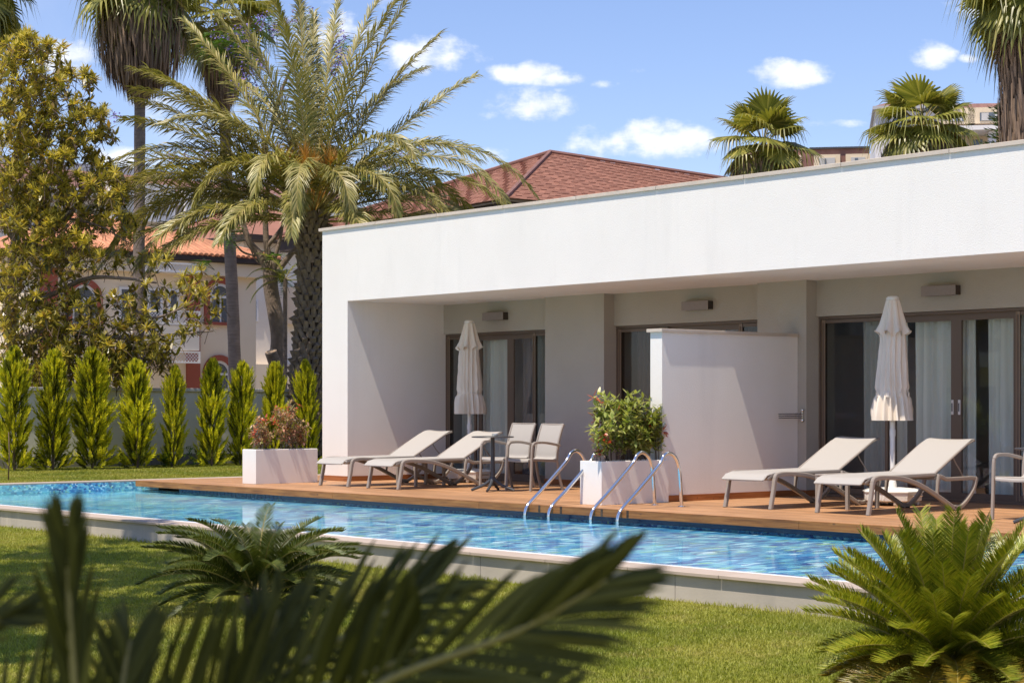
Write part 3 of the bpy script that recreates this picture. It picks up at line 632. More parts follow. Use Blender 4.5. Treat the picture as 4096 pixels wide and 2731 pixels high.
def parasol(x, y, ztop, lb, seed, zhem, straps):
    random.seed(seed)
    t = thing('closed_parasol', lb, 'parasol', (x, y, .001), group='closed ecru parasols')
    MB().tube([(0,0,.1),(0,0,ztop-.05)], .029, 14).build('pole', M['whitepole'], t, smooth=40)
    MB().lathe([(.034,.80),(.036,.82),(.036,.86),(.034,.88)], 14, (0,0,0)).build('collar', M['whitepole'], t, smooth=40)
    MB().lathe([(.03,ztop-.05),(.072,ztop-.045),(.078,ztop-.03),(.07,ztop-.012),(.05,ztop),(.01,ztop+.001)], 20).build('top_cap', M['plastic'], t, smooth=40)
    n = 128; ph = random.random()*6; lob = 8
    def pleat(prof, name, sharp, wob):
        vs = []; m = len(prof)
        for i, (r, z, am) in enumerate(prof):
            for k in range(n):
                a = 2*PI*k/n; w = math.cos(lob*a+ph+wob*math.sin(3*a+z*2.2)+.25*math.sin(z*5)); w = (1-abs(w))*2-1 if sharp else w
                w2 = math.sin(17*a+z*4+ph)*.22+math.sin(5*a-z*3)*.25
                rr = r*(1+am*(w+w2)); zz = z
                if sharp is False and i == m-1: zz = z+.035*math.cos(lob*a+ph)
                vs.append((rr*math.cos(a), rr*math.sin(a), zz))
        q = MB(); q.add(vs, [(i*n+k, i*n+(k+1)%n, (i+1)*n+(k+1)%n, (i+1)*n+k) for i in range(m-1) for k in range(n)])
        return q.build(name, M['cloth'], t, smooth=0, fix=True)
    z1 = ztop-.44
    pleat([(.078,ztop-.045,.04),(.095,ztop-.12,.07),(.115,ztop-.22,.12),(.14,ztop-.33,.17),(.168,z1+.04,.21),(.178,z1,.26)], 'vent_flap', False, .1)
    H = z1-zhem; prof = []
    for i in range(26):
        s = i/25; z = z1+.06-(H+.06)*s; r = .125+.062*s
        am = .10+.12*s
        if s > .70: r *= 1+.04*(s-.70)/.30; am += .05*math.sin((s-.7)*10)
        if abs(s-.70) < .03: r *= .965; am *= .55
        prof.append((r*1.06, z, am))
    pleat(prof, 'canopy', True, .55)
    zs = z1+.06-(H+.06)*.70
    if straps:
        for k in range(8):
            a = 2*PI*k/8+ph*.1; r = .192; q = MB(); q.bbox(-.024,.024,-.006,.006,-.03,.03,.004); o = q.build('strap_end', M['cloth'], t); o.location = (r*math.cos(a), r*math.sin(a), zs-.02); o.rotation_euler = (0,0,a+PI/2)
    else: 
        q = MB(); q.tube([(.181*math.cos(2*PI*k/36), .181*math.sin(2*PI*k/36), zs+.006*math.sin(4*k)) for k in range(37)], .006, 6, cap=False); q.build('tie_cord', M['cloth'], t, smooth=40)
    # octagonal base on castors
    def octo(h, z, c=.42):
        k = h*c; return [(h,-k,z),(h,k,z),(k,h,z),(-k,h,z),(-h,k,z),(-h,-k,z),(-k,-h,z),(k,-h,z)]
    vs = []
    for h, z in ((.27,.045),(.315,.06),(.325,.15),(.335,.155),(.335,.165),(.27,.19),(.10,.205)): vs += octo(h, z)
    q = MB(); q.add(vs, [tuple(range(7,-1,-1)), tuple(range(48,56))]+[(i*8+k, i*8+(k+1)%8, (i+1)*8+(k+1)%8, (i+1)*8+k) for i in range(6) for k in range(8)]); q.build('base', M['plastic'], t)
    for k in range(7):
        MB().bbox(-.15+k*.045,-.138+k*.045,-.325,-.318,.075,.135,.002).build('base_rib', M['plastic'], t)
    MB().lathe([(.05,.2),(.045,.26),(.034,.30)], 16).build('pole_socket', M['plastic'], t, smooth=40)
    MB().tube([(.325,-.08,.12),(.37,-.08,.12),(.37,.08,.12),(.325,.08,.12)], .007, 6).build('base_handle', M['steel'], t, smooth=40)
    for sx in (-.2,.2):
        for sy in (-.2,.2):
            w = MB(); w.tube([(sx-.014,sy,.024),(sx+.014,sy,.024)], .024, 12); w.build('castor', M['plastic'], t, smooth=40); MB().box(sx-.02,sx+.02,sy-.01,sy+.015,.03,.06).build('castor_bracket', M['plastic'], t)
parasol(-22.30, 18.06, 2.46, 'closed ecru parasol tied with a cord, before the leftmost glass doors', 3, 1.035, False)
parasol(-13.90, 17.62, 2.435, 'closed ecru parasol between the two right loungers, before the rightmost glass doors', 5, .985, True)

for nm, (x, y), lb in (('a', (-24.10, 15.15), 'white box planter with a reddish bush, at the left end of the deck'), ('b', (-16.42, 14.98), 'white box planter with the green bush, between the pool handrails and the privacy wall')):
    t = thing('planter_box', lb, 'planter', (x, y, .001), group='white box planters')
    w, l, h = .37, 1.10, .51
    q = MB(); q.bbox(0, w, 0, .03, 0, h, .004); q.bbox(0, w, l-.03, l, 0, h, .004); q.bbox(0, .03, .0305, l-.0305, 0, h, .004); q.bbox(w-.03, w, .0305, l-.0305, 0, h, .004); q.box(.03,w-.03,.03,l-.03,.01,.03)
    q = MB(); b_ = .006
    o0 = [(0,0),(w,0),(w,l),(0,l)]; i0 = [(.03,.03),(w-.03,.03),(w-.03,l-.03),(.03,l-.03)]
    vs = [(p[0]+(.5*w-p[0])*0, p[1], 0) for p in o0]+[(p[0], p[1], h-b_) for p in o0]+[(p[0]+b_*(1 if p[0] < w/2 else -1), p[1]+b_*(1 if p[1] < l/2 else -1), h) for p in o0]+[(p[0], p[1], h) for p in i0]+[(p[0], p[1], .03) for p in i0]
    fs = [(3,2,1,0)]+[(a+k, a+(k+1)%4, a+4+(k+1)%4, a+4+k) for a in (0,4,8,12) for k in range(4)]+[(16,17,18,19)]
    q.add(vs, fs); q.build('box', M['planter'], t); MB().box(.031, w-.031, .031, l-.031, h-.1, h-.045).build('soil', M['soil'], t)

def rosette(mb, p, d, n, ln, w, mi=0, spread=1.0, fold=.25):
    """n pointed oval leaves round a twig end"""
    d = Vector(d).normalized(); u = d.orthogonal().normalized(); w_ = d.cross(u)
    for k in range(n):
        a = 2*PI*k/n+random.random()*.8; s = (u*math.cos(a)+w_*math.sin(a)); q = (d*random.uniform(.25,.9)+s*spread).normalized()
        side = q.cross(Vector((0,0,1))+s*.3); side = side.normalized() if side.length > 1e-4 else u
        up = side.cross(q); L_ = ln*random.uniform(.7,1.2); W_ = w*random.uniform(.8,1.15); b = Vector(p)+q*.01
        c1 = b+q*L_*.35-up*fold*W_*.5; c2 = b+q*L_*.72-up*(fold*W_*.5+L_*.06); tip = b+q*L_-up*L_*.16
        mb.add([b, c1+side*W_*.5, c1-up*.0, c1-side*W_*.5, c2+side*W_*.36, c2, c2-side*W_*.36, tip], [(0,2,1),(0,3,2),(1,2,5,4),(2,3,6,5),(4,5,7),(5,6,7)], mi)
def bush(name, lb, x0, x1, y0, y1, z0, hfun, nst, leafm, ln, w, seed, redprob):
    random.seed(seed); t = thing(name, lb, 'bush', ((x0+x1)/2, (y0+y1)/2, z0), group='bushes in the white planters')
    st = MB(); lf = MB()
    for i in range(nst):
        bx = random.uniform(x0+.05, x1-.05)-(x0+x1)/2; by = random.uniform(y0+.08, y1-.08)-(y0+y1)/2; s = (by/((y1-y0)/2)); H = hfun(s)*random.uniform(.62, 1.2)
        dx = random.uniform(-.22,.22); dy = s*random.uniform(.05,.3)+random.uniform(-.1,.1)
        pts = smoothpath([(bx,by,-.04),(bx+dx*.2,by+dy*.2,H*.35),(bx+dx*.6,by+dy*.6,H*.7),(bx+dx,by+dy,H)], 5); n = len(pts)
        st.tube(pts, [.006-.004*k/(n-1) for k in range(n)], 5, cap=False)
        for k in range(4, n):
            red = 1 if random.random() < redprob*(1.8 if s < -.5 else .6) else 0
            rosette(lf, pts[k], (pts[k]-pts[k-1])+Vector((random.uniform(-.02,.02),)*3), random.choice((3,4,5)), ln, w, red, 1.1)
            if random.random() < .55:
                d = Vector((random.uniform(-1,1), random.uniform(-1,1), random.uniform(.2,1))).normalized()*random.uniform(.06,.16); st.tube([pts[k], pts[k]+d], .0025, 4, cap=False)
                rosette(lf, pts[k]+d, d, random.choice((4,5,6)), ln, w, red, 1.0); rosette(lf, pts[k]+d*.55, d, 3, ln*.9, w, red, 1.2)
    st.build('stem', M['twig'], t, smooth=0, kind='stuff'); lf.build('foliage', leafm, t, smooth=0, kind='stuff')
bush('green_bush', 'dense green bush with a few red leaves in the planter beside the pool handrails', -16.42, -16.05, 14.98, 16.08, .46, lambda s: .66-.10*abs(s+.2)+.22*max(0, s-.3), 30, [M['bushleaf'], M['redleaf']], .098, .040, 11, .05)
bush('reddish_bush', 'sparse reddish bush in the planter at the left end of the deck', -24.10, -23.73, 15.15, 16.25, .46, lambda s: .50-.10*abs(s)+.10*math.sin(5*s), 18, [M['pinkleaf'], M['redleaf']], .068, .028, 12, .12)

lbs = ['leftmost chrome pool handrail, its foot hidden by the green bush planter', 'second chrome pool handrail from the left, its top behind the green bush planter', 'third chrome pool handrail from the left, before the green bush planter', 'rightmost chrome pool handrail, before the privacy wall corner']
for i, x in enumerate((-16.80, -16.38, -15.66, -15.22)):
    t = thing('pool_handrail', lbs[i], 'handrail', (x, 15.46, .001), group='chrome pool handrails')
    pts = smoothpath([(0,0,0),(0,-.02,.25),(0,-.045,.44),(0,-.095,.555),(0,-.19,.615),(0,-.285,.585),(0,-.37,.48),(0,-.70,.20),(0,-.95,.0),(0,-1.005,-.09),(0,-1.01,-.18),(0,-1.01,-.34)], 7)
    MB().tube(pts, .0215, 14).build('rail', M['steel'], t, smooth=60); MB().lathe([(.02,.012),(.042,.010),(.048,.004),(.048,0)], 16).build('foot_flange', M['steel'], t, smooth=40)
#---PLANTS
def frond(mb, az, e0, bend, Lf, leaf, nl, w, roll=0.0, droop=.35, v=.35, start=.16, base=(0,0,0), mi=(0,1), rw=.014, a0=62, a1=24, twist=0.0, jit=.12):
    """a feather frond: arching rachis with two ranks of folded leaflets"""
    n = 14; P = [Vector(base)]; e = e0; T = []
    h = Vector((math.cos(az), math.sin(az), 0)); side0 = Vector((-math.sin(az), math.cos(az), 0)); lat = 0
    for i in range(n):
        s = i/(n-1); ee = e0-bend*s**1.25
        az2 = az+twist*s; h = Vector((math.cos(az2), math.sin(az2), 0)); T.append(h*math.cos(ee)+Vector((0,0,math.sin(ee)))); P.append(P[-1]+T[-1]*Lf/n)
    T.append(T[-1])
    mb.tube(P, [rw*(1-.85*i/n) for i in range(n+1)], 5, cap=False, mi=mi[1])
    for k in range(nl):
        s = start+(1-start)*(k+random.random()*.6)/nl; x = s*n; i = min(int(x), n-1); f = x-i; p = P[i].lerp(P[i+1], f); t = T[i].lerp(T[i+1], f).normalized()
        sd = t.cross(Vector((0,0,1))); sd = sd.normalized() if sd.length > 1e-3 else side0; up = sd.cross(t).normalized()
        env = math.sin(PI*min(1, .12+.88*(1-abs(2*((s-start)/(1-start))**.8-1)**2.2)))**.5 if False else (min(1, .45+2.4*(s-start)) * (1-.55*max(0, s-.55)/.45))
        a = math.radians(a0+(a1-a0)*s+random.uniform(-7,7))
        for sg in (-1, 1):
            vv = v+roll*sg+random.uniform(-jit, jit); d = t*math.cos(a)+(sd*sg*math.cos(vv)+up*math.sin(vv))*math.sin(a); L_ = leaf*env*random.uniform(.85,1.1)
            mid = p+d*L_*.5; tip = mid+(d+Vector((0,0,-droop*random.uniform(.6,1.5)))).normalized()*L_*.5
            nn = d.cross(t).normalized(); fw = d.cross(nn).normalized()*w*.5; dn_ = nn*sg*w*.22
            mb.add([p+fw*.5, p-fw*.5, mid+fw, mid-fw, mid+dn_, tip], [(0,4,2),(0,1,4),(1,3,4),(2,4,5),(4,3,5)], mi[0])
def fanleaf(mb, az, e0, pet, R, nseg=30, base=(0,0,0), span=2.5, tipd=.5, mi=(0,1), fill=.62, curl=.25):
    """petiole and pleated fan blade whose tips split and hang"""
    h = Vector((math.cos(az), math.sin(az), 0)); P = [Vector(base)]; n = 6
    for i in range(n):
        e = e0-(.5*i/n if e0 > -.4 else .2*i/n); P.append(P[-1]+(h*math.cos(e)+Vector((0,0,math.sin(e))))*pet/n)
    mb.tube(P, .014, 5, cap=False, mi=mi[1]); c = P[-1]; t = (P[-1]-P[-2]).normalized(); sd = t.cross(Vector((0,0,1))); sd = sd.normalized() if sd.length > .05 else Vector((-math.sin(az), math.cos(az), 0)); up = sd.cross(t)
    t = (t*math.cos(curl)-up*math.sin(curl)).normalized(); up = sd.cross(t)
    def pt(a, r, lift): 
        q = c+(t*math.cos(a)+sd*math.sin(a))*r+up*lift*r-up*abs(math.sin(a*.5))*r*.28; return q
    for k in range(nseg):
        a0 = -span+2*span*k/nseg; a1 = -span+2*span*(k+1)/nseg; am = (a0+a1)/2; Rk = R*(1-.22*abs(am/span)**2)*random.uniform(.92,1.06)
        f = fill*R; A = pt(a0, f, 0); B = pt(a1, f, 0); Mm = pt(am, f, .05); q = pt(am, Rk*.82, .0); q.z -= R*.04*tipd
        tip = pt(am+random.uniform(-.05,.05), Rk, 0); tip.z -= R*tipd*random.uniform(.2,.75); w = (B-A)*.22
        mb.add([c, A, Mm, B, q-w, q+w, tip], [(0,1,2),(0,2,3),(1,4,2),(2,4,5),(2,5,3),(4,6,5)], mi[0])

def onx(px, X): k_ = VX+(px*K-2048)/CF*RX; d = X/k_; return d*VY+(px*K-2048)/CF*d*RY
# ---- date palm
def date_palm():
    random.seed(21)
    zc = 5.30; base = Vector((-33.86, onx(714, -33.86), ZB))
    t = thing('date_palm', 'large date palm with a rough trunk and arching grey-green fronds left of the villa', 'palm tree', base); H = zc-ZB
    def cx(z): return Vector((0.0, -.08*math.sin(z*1.1), 0))
    MB().tube([(*(cx(z).xy), z) for z in [H*i/14 for i in range(15)]], [.33-.05*i/14 for i in range(15)], 16).build('trunk', M['bootdark'], t, smooth=0)
    # stubs of the cut leaf bases, picked out one by one up the trunk
    bm = []
    for v_ in range(5):
        q = MB(); w = random.uniform(.075,.105); q.add([(0,-w,-.10),(0,w,-.10),(.03,-w*.9,.0),(.03,w*.9,.0),(.10,-w*.62,.12),(.10,w*.62,.12),(.055,0,-.10),(.10,0,.02),(.165,0,.105),(.02,-w*.5,.15),(.02,w*.5,.15)],
            [(0,2,7,6),(6,7,3,1),(2,4,8,7),(7,8,5,3),(4,9,8),(8,9,10),(8,10,5),(0,9,4),(0,4,2),(1,3,5),(1,5,10)]); bm.append(q.mesh('leaf_stub', M['boot']))
    i = 0; z = .25; far = MB()
    while z < H-.02:
        for k in range(13):
            a = 2*PI*(k/13)+i*.23+random.uniform(-.05,.05); c = cx(z); r = .325-.05*z/H
            zz = z+random.uniform(-.02,.02)+.10*k/13
            face = math.cos(a-math.atan2(-22, 33.9)) > -.25
            if face: o = link('leaf_stub', random.choice(bm), t, (c.x+r*math.cos(a), c.y+r*math.sin(a), zz), (random.uniform(-.3,.3), random.uniform(-.45,.25), a)); o.scale = (random.uniform(.7,1.15), random.uniform(.75,1.1), random.uniform(.7,1.05))
        z += .155; i += 1
    # fibre tufts
    fb = MB()
    for k in range(700):
        a = random.uniform(0,2*PI); z = random.uniform(0.2,H); r = .33; p = Vector((r*math.cos(a), r*math.sin(a), z))+cx(z); d = Vector((math.cos(a), math.sin(a), random.uniform(-1.5,.5)))*random.uniform(.05,.13); s = Vector((-math.sin(a), math.cos(a), 0))*.008
        fb.add([p-s, p+s, p+d], [(0,1,2)])
    fb.build('trunk_fibre', M['deadfan'], t, kind='stuff')
    # crown
    cz = H+.05; FR = []
    yaw = math.atan2(VY, VX)
    # (direction: 0 = image right, 90 = away, 180 = image left, 270 = towards the camera; start elevation; bend; length)
    A = math.radians
    view = math.atan2(RY, RX)
    L0 = [(5,50,18,4.7),(-12,55,88,4.3),(2,73,14,5.2),(12,66,24,5.0),(8,52,104,5.7),(-20,44,96,5.2),(-5,38,88,4.9),(-28,30,85,4.4),(3,14,62,4.4),(-10,4,45,3.8),(10,25,72,4.3),
          (182,52,22,4.6),(172,49,34,4.6),(188,45,40,4.5),(176,65,18,5.1),(185,47,80,5.1),(174,41,84,5.2),(192,34,84,5.4),(180,24,72,4.9),(198,18,78,4.3),(168,30,80,4.8),(205,8,60,3.9),(181,31,92,6.5),(188,25,84,6.3),(176,13,66,5.4),(194,40,98,6.2),(183,6,45,3.9),(187,58,42,4.9),(166,58,50,4.9),
          (160,76,26,4.9),(60,84,14,5.0),(120,86,10,4.9),(30,82,20,5.0),(95,80,14,4.8),(200,80,24,4.9),(340,80,26,4.9),(250,84,28,4.6),
          (268,62,150,3.2),(292,58,150,3.1),(240,66,140,3.3),(318,52,128,3.4),(222,56,125,3.6),(325,66,110,3.9),(212,70,95,4.2),
          (85,58,75,4.3),(112,52,80,4.3),(140,50,80,4.5),(50,50,80,4.4),(30,40,85,4.4),(150,30,75,4.4),(100,30,80,3.8),(70,25,75,3.8),(232,20,75,3.2),(306,16,75,3.2),(262,30,100,2.8),(20,32,80,4.4),(130,70,50,4.7),(42,70,45,4.7)]
    for (az, e, bd, ln) in L0:
        q = MB(); frond(q, 0, A(e), A(bd), ln*1.0, .62, 140, .031, roll=random.uniform(-.45,.45), droop=.55, v=.15, jit=.55, start=.17, rw=.030, twist=random.uniform(-.3,.3))
        o = q.build('frond', [M['date'], M['rachis']], t, smooth=0); o.location = (cx(H).x+.1*math.cos(view+A(az)), cx(H).y+.1*math.sin(view+A(az)), cz-.25+.25*math.sin(A(e))); o.rotation_euler = (0,0,view+A(az))
    q = MB()
    for k in range(40):   # orange flower stalks
        a = random.uniform(0,2*PI); e = random.uniform(.9,1.5); b0 = Vector((.12*math.cos(a), .12*math.sin(a), cz)); d = Vector((math.cos(a)*math.cos(e), math.sin(a)*math.cos(e), math.sin(e)))
        st = b0+d*random.uniform(.5,1.2); q.tube([b0, st], .012, 4, cap=False)
        for j in range(34):
            dd = (d+Vector((random.gauss(0,.35), random.gauss(0,.35), random.gauss(.1,.3)))).normalized(); p1 = st+dd*random.uniform(.3,.6); s = dd.orthogonal().normalized()*.006; q.add([st-s, st+s, p1+Vector((0,0,-.04))], [(0,1,2)])
    q.build('flower_stalk', M['fibre'], t, kind='stuff')
date_palm()

# ---- golden cypresses along the wall
def plume(q, p, d, ln, rad, n, mi):
    d = d.normalized(); u = d.orthogonal().normalized(); w = d.cross(u)
    for k in range(n):
        s = (k+.5)/n; a = k*2.4; r = rad*(math.sin(PI*min(1,s*1.05+.08))**.8); c = p+d*ln*s+Vector((0,0,-.04*ln*math.sin(PI*s))); o = (u*math.cos(a)+w*math.sin(a))
        tip = c+(d*1.5+o).normalized()*r*1.9+d*.02; sd = (d.cross(o)).normalized()*r*.36; b = c-d*r*.3
        q.add([b-sd*.4, b+sd*.4, (b+tip)*.5+sd, tip, (b+tip)*.5-sd], [(0,1,2,3),(0,3,4)], mi)
def cypress_mesh(seed, H):
    random.seed(seed); q = MB(); core = MB()
    def env(z): 
        s = z/H; return (.42*(1-.22*s) if s < .68 else .42*.85*((1-s)/.32)**1.15)*(1+.16*math.sin(z*7+seed)+.1*math.sin(z*17))
    n = 330
    for k in range(n):
        s = (k/n)**.92; z = .0+s*(H-.12); a = random.uniform(0,2*PI); r = env(z)*random.uniform(.25,.62); e = random.uniform(.45,1.0)+.3*s-(.25 if z < .2 else 0)
        out = Vector((math.cos(a), math.sin(a), 0)); ln = env(z)*random.uniform(.75,1.45)+.1; ln = min(ln, .62)
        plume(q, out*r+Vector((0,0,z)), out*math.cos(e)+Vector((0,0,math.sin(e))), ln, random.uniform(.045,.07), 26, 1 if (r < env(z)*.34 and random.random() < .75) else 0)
    plume(q, Vector((0,0,H-.35)), Vector((.03,.02,1)), .42, .035, 30, 0)
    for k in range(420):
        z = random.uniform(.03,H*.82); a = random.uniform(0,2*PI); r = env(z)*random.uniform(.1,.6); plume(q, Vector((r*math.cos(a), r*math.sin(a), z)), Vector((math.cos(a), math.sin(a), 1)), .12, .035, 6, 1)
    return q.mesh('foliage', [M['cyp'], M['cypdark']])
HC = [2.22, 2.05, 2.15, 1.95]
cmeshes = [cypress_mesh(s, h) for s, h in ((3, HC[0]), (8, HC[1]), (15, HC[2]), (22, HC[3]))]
tm = MB().tube([(0,0,-.02),(0,0,1.3)], .025, 7).mesh('trunk', M['twig'])
cyl = ['leftmost golden cypress along the grey wall, beside a thin bare stake', 'second golden cypress from the left along the grey wall', 'third golden cypress from the left, the tallest along the grey wall', 'fourth golden cypress from the left, the yellowest along the grey wall', 'fifth golden cypress from the left, narrow and darker below',
       'sixth golden cypress from the left, touching the one to its right', 'seventh golden cypress from the left, touching the one to its left', 'eighth golden cypress from the left, rising behind the reddish bush', 'ninth golden cypress, the last one, in front of the date palm trunk']
tops = [795, 806, 800, 826, 838, 826, 830, 832, 826]
for i, px in enumerate((33, 121, 212, 316, 396, 486, 553, 632, 706)):
    Y = onx(px, -33.05); d = Y*VY+33.05*-VX; zt = CAMZ-(tops[i]*K-HZN)/CF*d; vi = i % 4; s = (zt-ZB)/HC[vi]
    t = thing('cypress', cyl[i], 'cypress', (-33.05, Y, ZB), random.uniform(0,6), 'golden cypresses along the wall'); link('foliage', cmeshes[vi], t, kind='stuff').scale = (s*(.62,.66,.74,.60,.56,.58,.62,.52,.58)[i], s*(.64,.60,.74,.64,.54,.60,.56,.56,.54)[i], s); t.rotation_euler.x = (.0,.02,-.02,.015,-.03,.02,.04,-.01,.02)[i]; link('trunk', tm, t)

# ---- boundary wall
bw = thing('boundary_wall', 'long grey-green rendered garden wall with a pale cap behind the cypresses', 'wall', (-34.62, 0, 0))
MB().box(0, .20, 8, 28, ZB, 1.46).build('wall', M['fence'], bw); MB().box(.2, .24, 8, 28, ZB, .16).build('plinth', M['fencebase'], bw)
q = MB(); q.bbox(-.04, .26, 0, 1.995, 1.46, 1.53, .006); qm = q.mesh('cap_stone', M['fencecap'])
for k in range(10): link('cap_stone', qm, bw, (0, 8+k*2.0, 0))
sp = MB(); sp.tube([(0,0,0),(.02,.01,.4),(-.03,.02,.8)], [.012,.010,.006], 6); o = sp.build('stake', M['twig'], None, smooth=0); o.location = (-28.9, onx(19, -28.9), ZB); o['label'] = 'thin bare stake standing in the lawn before the leftmost cypress'; o['category'] = 'stake'
random.seed(5)
for i, (px, s, lb) in enumerate(((435, 1.0, 'small pale weed clump between the fifth and sixth cypress'), (378, .6, 'tiny weed clump at the foot of the fifth cypress'), (140, .7, 'tiny weed clump between the first and second cypress'))):
    q = MB(); 
    for k in range(26): rosette(q, (random.gauss(0,.10)*s, random.gauss(0,.10)*s, random.uniform(.03,.42)*s), (random.gauss(0,.4), random.gauss(0,.4), 1), 5, .07, .035, 0, 1.2)
    o = thing('weed', lb, 'weed', (-33.0, onx(px, -33.0), ZB)); q.build('foliage', M['fineleaf'], o, kind='stuff')

# ---- sago palms
def sago(name, loc, lb, R, nfr, seed, steep, hc, leafmats, rx, lfl=.125):
    random.seed(seed); t = thing('sago_palm', lb, 'sago palm', loc, group='sago palms on the front lawn')
    MB().lathe([(.10*R/.8,-.02),(.13*R/.8,.02),(.14*R/.8,hc*.6),(.11*R/.8,hc),(.04,hc+.05)], 14).build('trunk', M['boot'], t, smooth=0)
    for k in range(nfr):
        s = k/(nfr-1); a = k*2.39996; e = math.radians(steep[0]+(steep[1]-steep[0])*(s**.8)+random.uniform(-6,6)); bd = math.radians(steep[2]+(steep[3]-steep[2])*s+random.uniform(-10,12)); ln = R*random.uniform(.92,1.1)*(1.05 if s > .3 else .85)
        old = s < rx
        q = MB(); frond(q, 0, e, bd, ln, lfl, 128, .0072*R/.8, roll=0, droop=.05, v=.55, start=.14, rw=.0075, a0=72, a1=50, twist=random.uniform(-.2,.2), mi=(0,1))
        o = q.build('frond', [leafmats[1] if old else leafmats[0], M['rachis']], t, smooth=0); o.location = (.06*math.cos(a), .06*math.sin(a), hc); o.rotation_euler = (0,0,a)
    return t
p = at(590, 1398, 14.0); sago('m', (p.x, p.y, ZL), 'dark sago palm with drooping fronds on the lawn near the pool wall', .80, 58, 4, (4, 74, 38, 66), .12, (M['cycasdark'], M['cycas']), 0.0)
p = at(2175, 1500, 9.4); sago('r', (p.x, p.y, ZL), 'large bright green sago palm with upright fronds at the right front', .68, 112, 9, (-8, 84, 46, 14), .24, (M['cycas'], M['cycasold']), .18, .15)
q = MB(); q.lathe([(.02,-.02),(.05,0),(.06,.02),(.045,.05),(.015,.062)], 7); o = q.build('stone', M['concrete'], None); p = at(614, 1406, 13.8); o.location = (p.x, p.y, ZL); o.scale = (1.1,.8,.8); o['label'] = 'small pale stone at the foot of the dark sago palm'; o['category'] = 'stone'
#---BACKDROP
# ---- fan palms
def washing(name, base, lb, H, rt, R, nleaf, seed, skirt=None, dead=8, lean=(0,0), nst=30, pet=.9, group='tall fan palms', e_lo=-55, rings=True):
    """thin ringed trunk, round head of fan leaves, hanging dead thatch"""
    random.seed(seed); t = thing('fan_palm', lb, 'palm tree', base, group=group)
    P = smoothpath([(0,0,0),(lean[0]*.3,lean[1]*.3,H*.33),(lean[0]*.75,lean[1]*.75,H*.66),(lean[0],lean[1],H)], 10); n = len(P)
    MB().tube(P, [rt*(1.12-.22*i/(n-1))*(1+.03*math.sin(i*2.2)) for i in range(n)], 14).build('trunk', M['palmbark'], t, smooth=0)
    top = P[-1]; view = math.atan2(RY, RX)
    for k in range(nleaf):
        s = k/(nleaf-1); a = k*2.39996+seed; e = math.radians(e_lo+(84-e_lo)*s**.85+random.uniform(-8,8)); q = MB()
        fanleaf(q, 0, e, pet*random.uniform(.75,1.1), R*random.uniform(.85,1.1), 26, span=random.uniform(1.7,2.3), tipd=random.uniform(.5,1.0) if s < .75 else .3, fill=.58, curl=.15+.5*(1-s))
        o = q.build('fan_leaf', [M['fan'], M['rachis']], t, smooth=0); o.location = top+Vector((0,0,.1*s)); o.rotation_euler = (random.uniform(-.2,.2), 0, a)
    for k in range(dead):
        a = k*2.39996+1; q = MB(); fanleaf(q, 0, math.radians(random.uniform(-75,-45)), pet*.7, R*.95, 22, span=1.5, tipd=1.0, fill=.45, curl=.9)
        o = q.build('dead_fan_leaf', [M['deadfan'], M['deadfan']], t, smooth=0); o.location = top-Vector((0,0,.15)); o.rotation_euler = (0,0,a)
    if skirt:
        ln, r0, r1 = skirt; q = MB()
        for k in range(int(2600)):
            s = random.random()**.8; a = random.uniform(0,2*PI); z = top.z-.1-ln*s; r = (r0+(r1-r0)*math.sin(PI*min(1, s*.62+.28))**1.5)*random.uniform(.55,1.0)*(1 if s < .8 else 1-(s-.8)*3.2)
            o_ = Vector((math.cos(a), math.sin(a), 0)); p = Vector((top.x, top.y, 0))+o_*max(r, rt)+Vector((0,0,z)); l_ = random.uniform(.3,.75); sd = Vector((-math.sin(a), math.cos(a), 0))*random.uniform(.010,.03)
            p2 = p-Vector((0,0,l_*.6))-o_*.02+sd*random.uniform(-1.5,1.5); p3 = p2-Vector((0,0,l_*.5))-o_*.05+sd*random.uniform(-2,2)
            q.add([p-sd*.6, p+sd*.6, p2+sd, p2-sd, p3], [(0,1,2,3),(3,2,4)])
        q.tube([(top.x, top.y, top.z-.05), (top.x, top.y, top.z-.3*ln), (top.x, top.y, top.z-.75*ln), (top.x, top.y, top.z-ln*.98)], [r0*.5, r1*.62, r1*.5, rt*1.05], 14)
        q.build('dead_leaf_skirt', M['skirt'], t, kind='stuff')
    return t
def gp(px, py, d, z=-.12): p = at(px, py, d); return Vector((p.x, p.y, z)), p.z-z
b_, h_ = gp(322, -22, 47); bb = at(317, 800, 47)
washing('w', (bb.x, bb.y, -.12), 'tall fan palm with a long brown dead-leaf skirt, left of the date palm', h_, .145, 1.15, 34, 31, skirt=(2.15, .6, 1.25), dead=26, lean=(b_.x-bb.x, b_.y-bb.y), pet=1.0)
b_, h_ = gp(512, 60, 50); bb = at(545, 800, 50)
washing('w', (bb.x, bb.y, -.12), 'slim leaning fan palm rising behind the fronds of the date palm', h_, .16, 1.0, 26, 12, skirt=(1.7, .3, .6), dead=14, lean=(b_.x-bb.x, b_.y-bb.y), pet=.9)
b_, h_ = gp(1752, 345, 52)
washing('w', b_, 'short-headed fan palm over the white roof, beside the small brown building', h_, .17, .93, 32, 44, skirt=(1.5, .5, .95), dead=28, pet=.85, e_lo=-62)
b_, h_ = gp(2118, 306, 52)
washing('w', b_, 'wide fan palm over the white roof, in front of the pointed hotel tower', h_, .17, 1.0, 34, 50, skirt=(1.4, .6, 1.2), dead=30, pet=.95, e_lo=-55)
b_, h_ = gp(2352, -5, 34)
washing('w', b_, 'fan palm with thick grey thatch, cut off by the upper right corner', h_, .2, .95, 28, 61, skirt=(3.1, .4, .50), dead=14, pet=.55, e_lo=-50)
b_, h_ = gp(-62, -25, 42)
washing('w', b_, 'fan palm just outside the upper left corner, only leaf tips showing', h_, .2, 1.1, 22, 71, dead=8, pet=1.0)

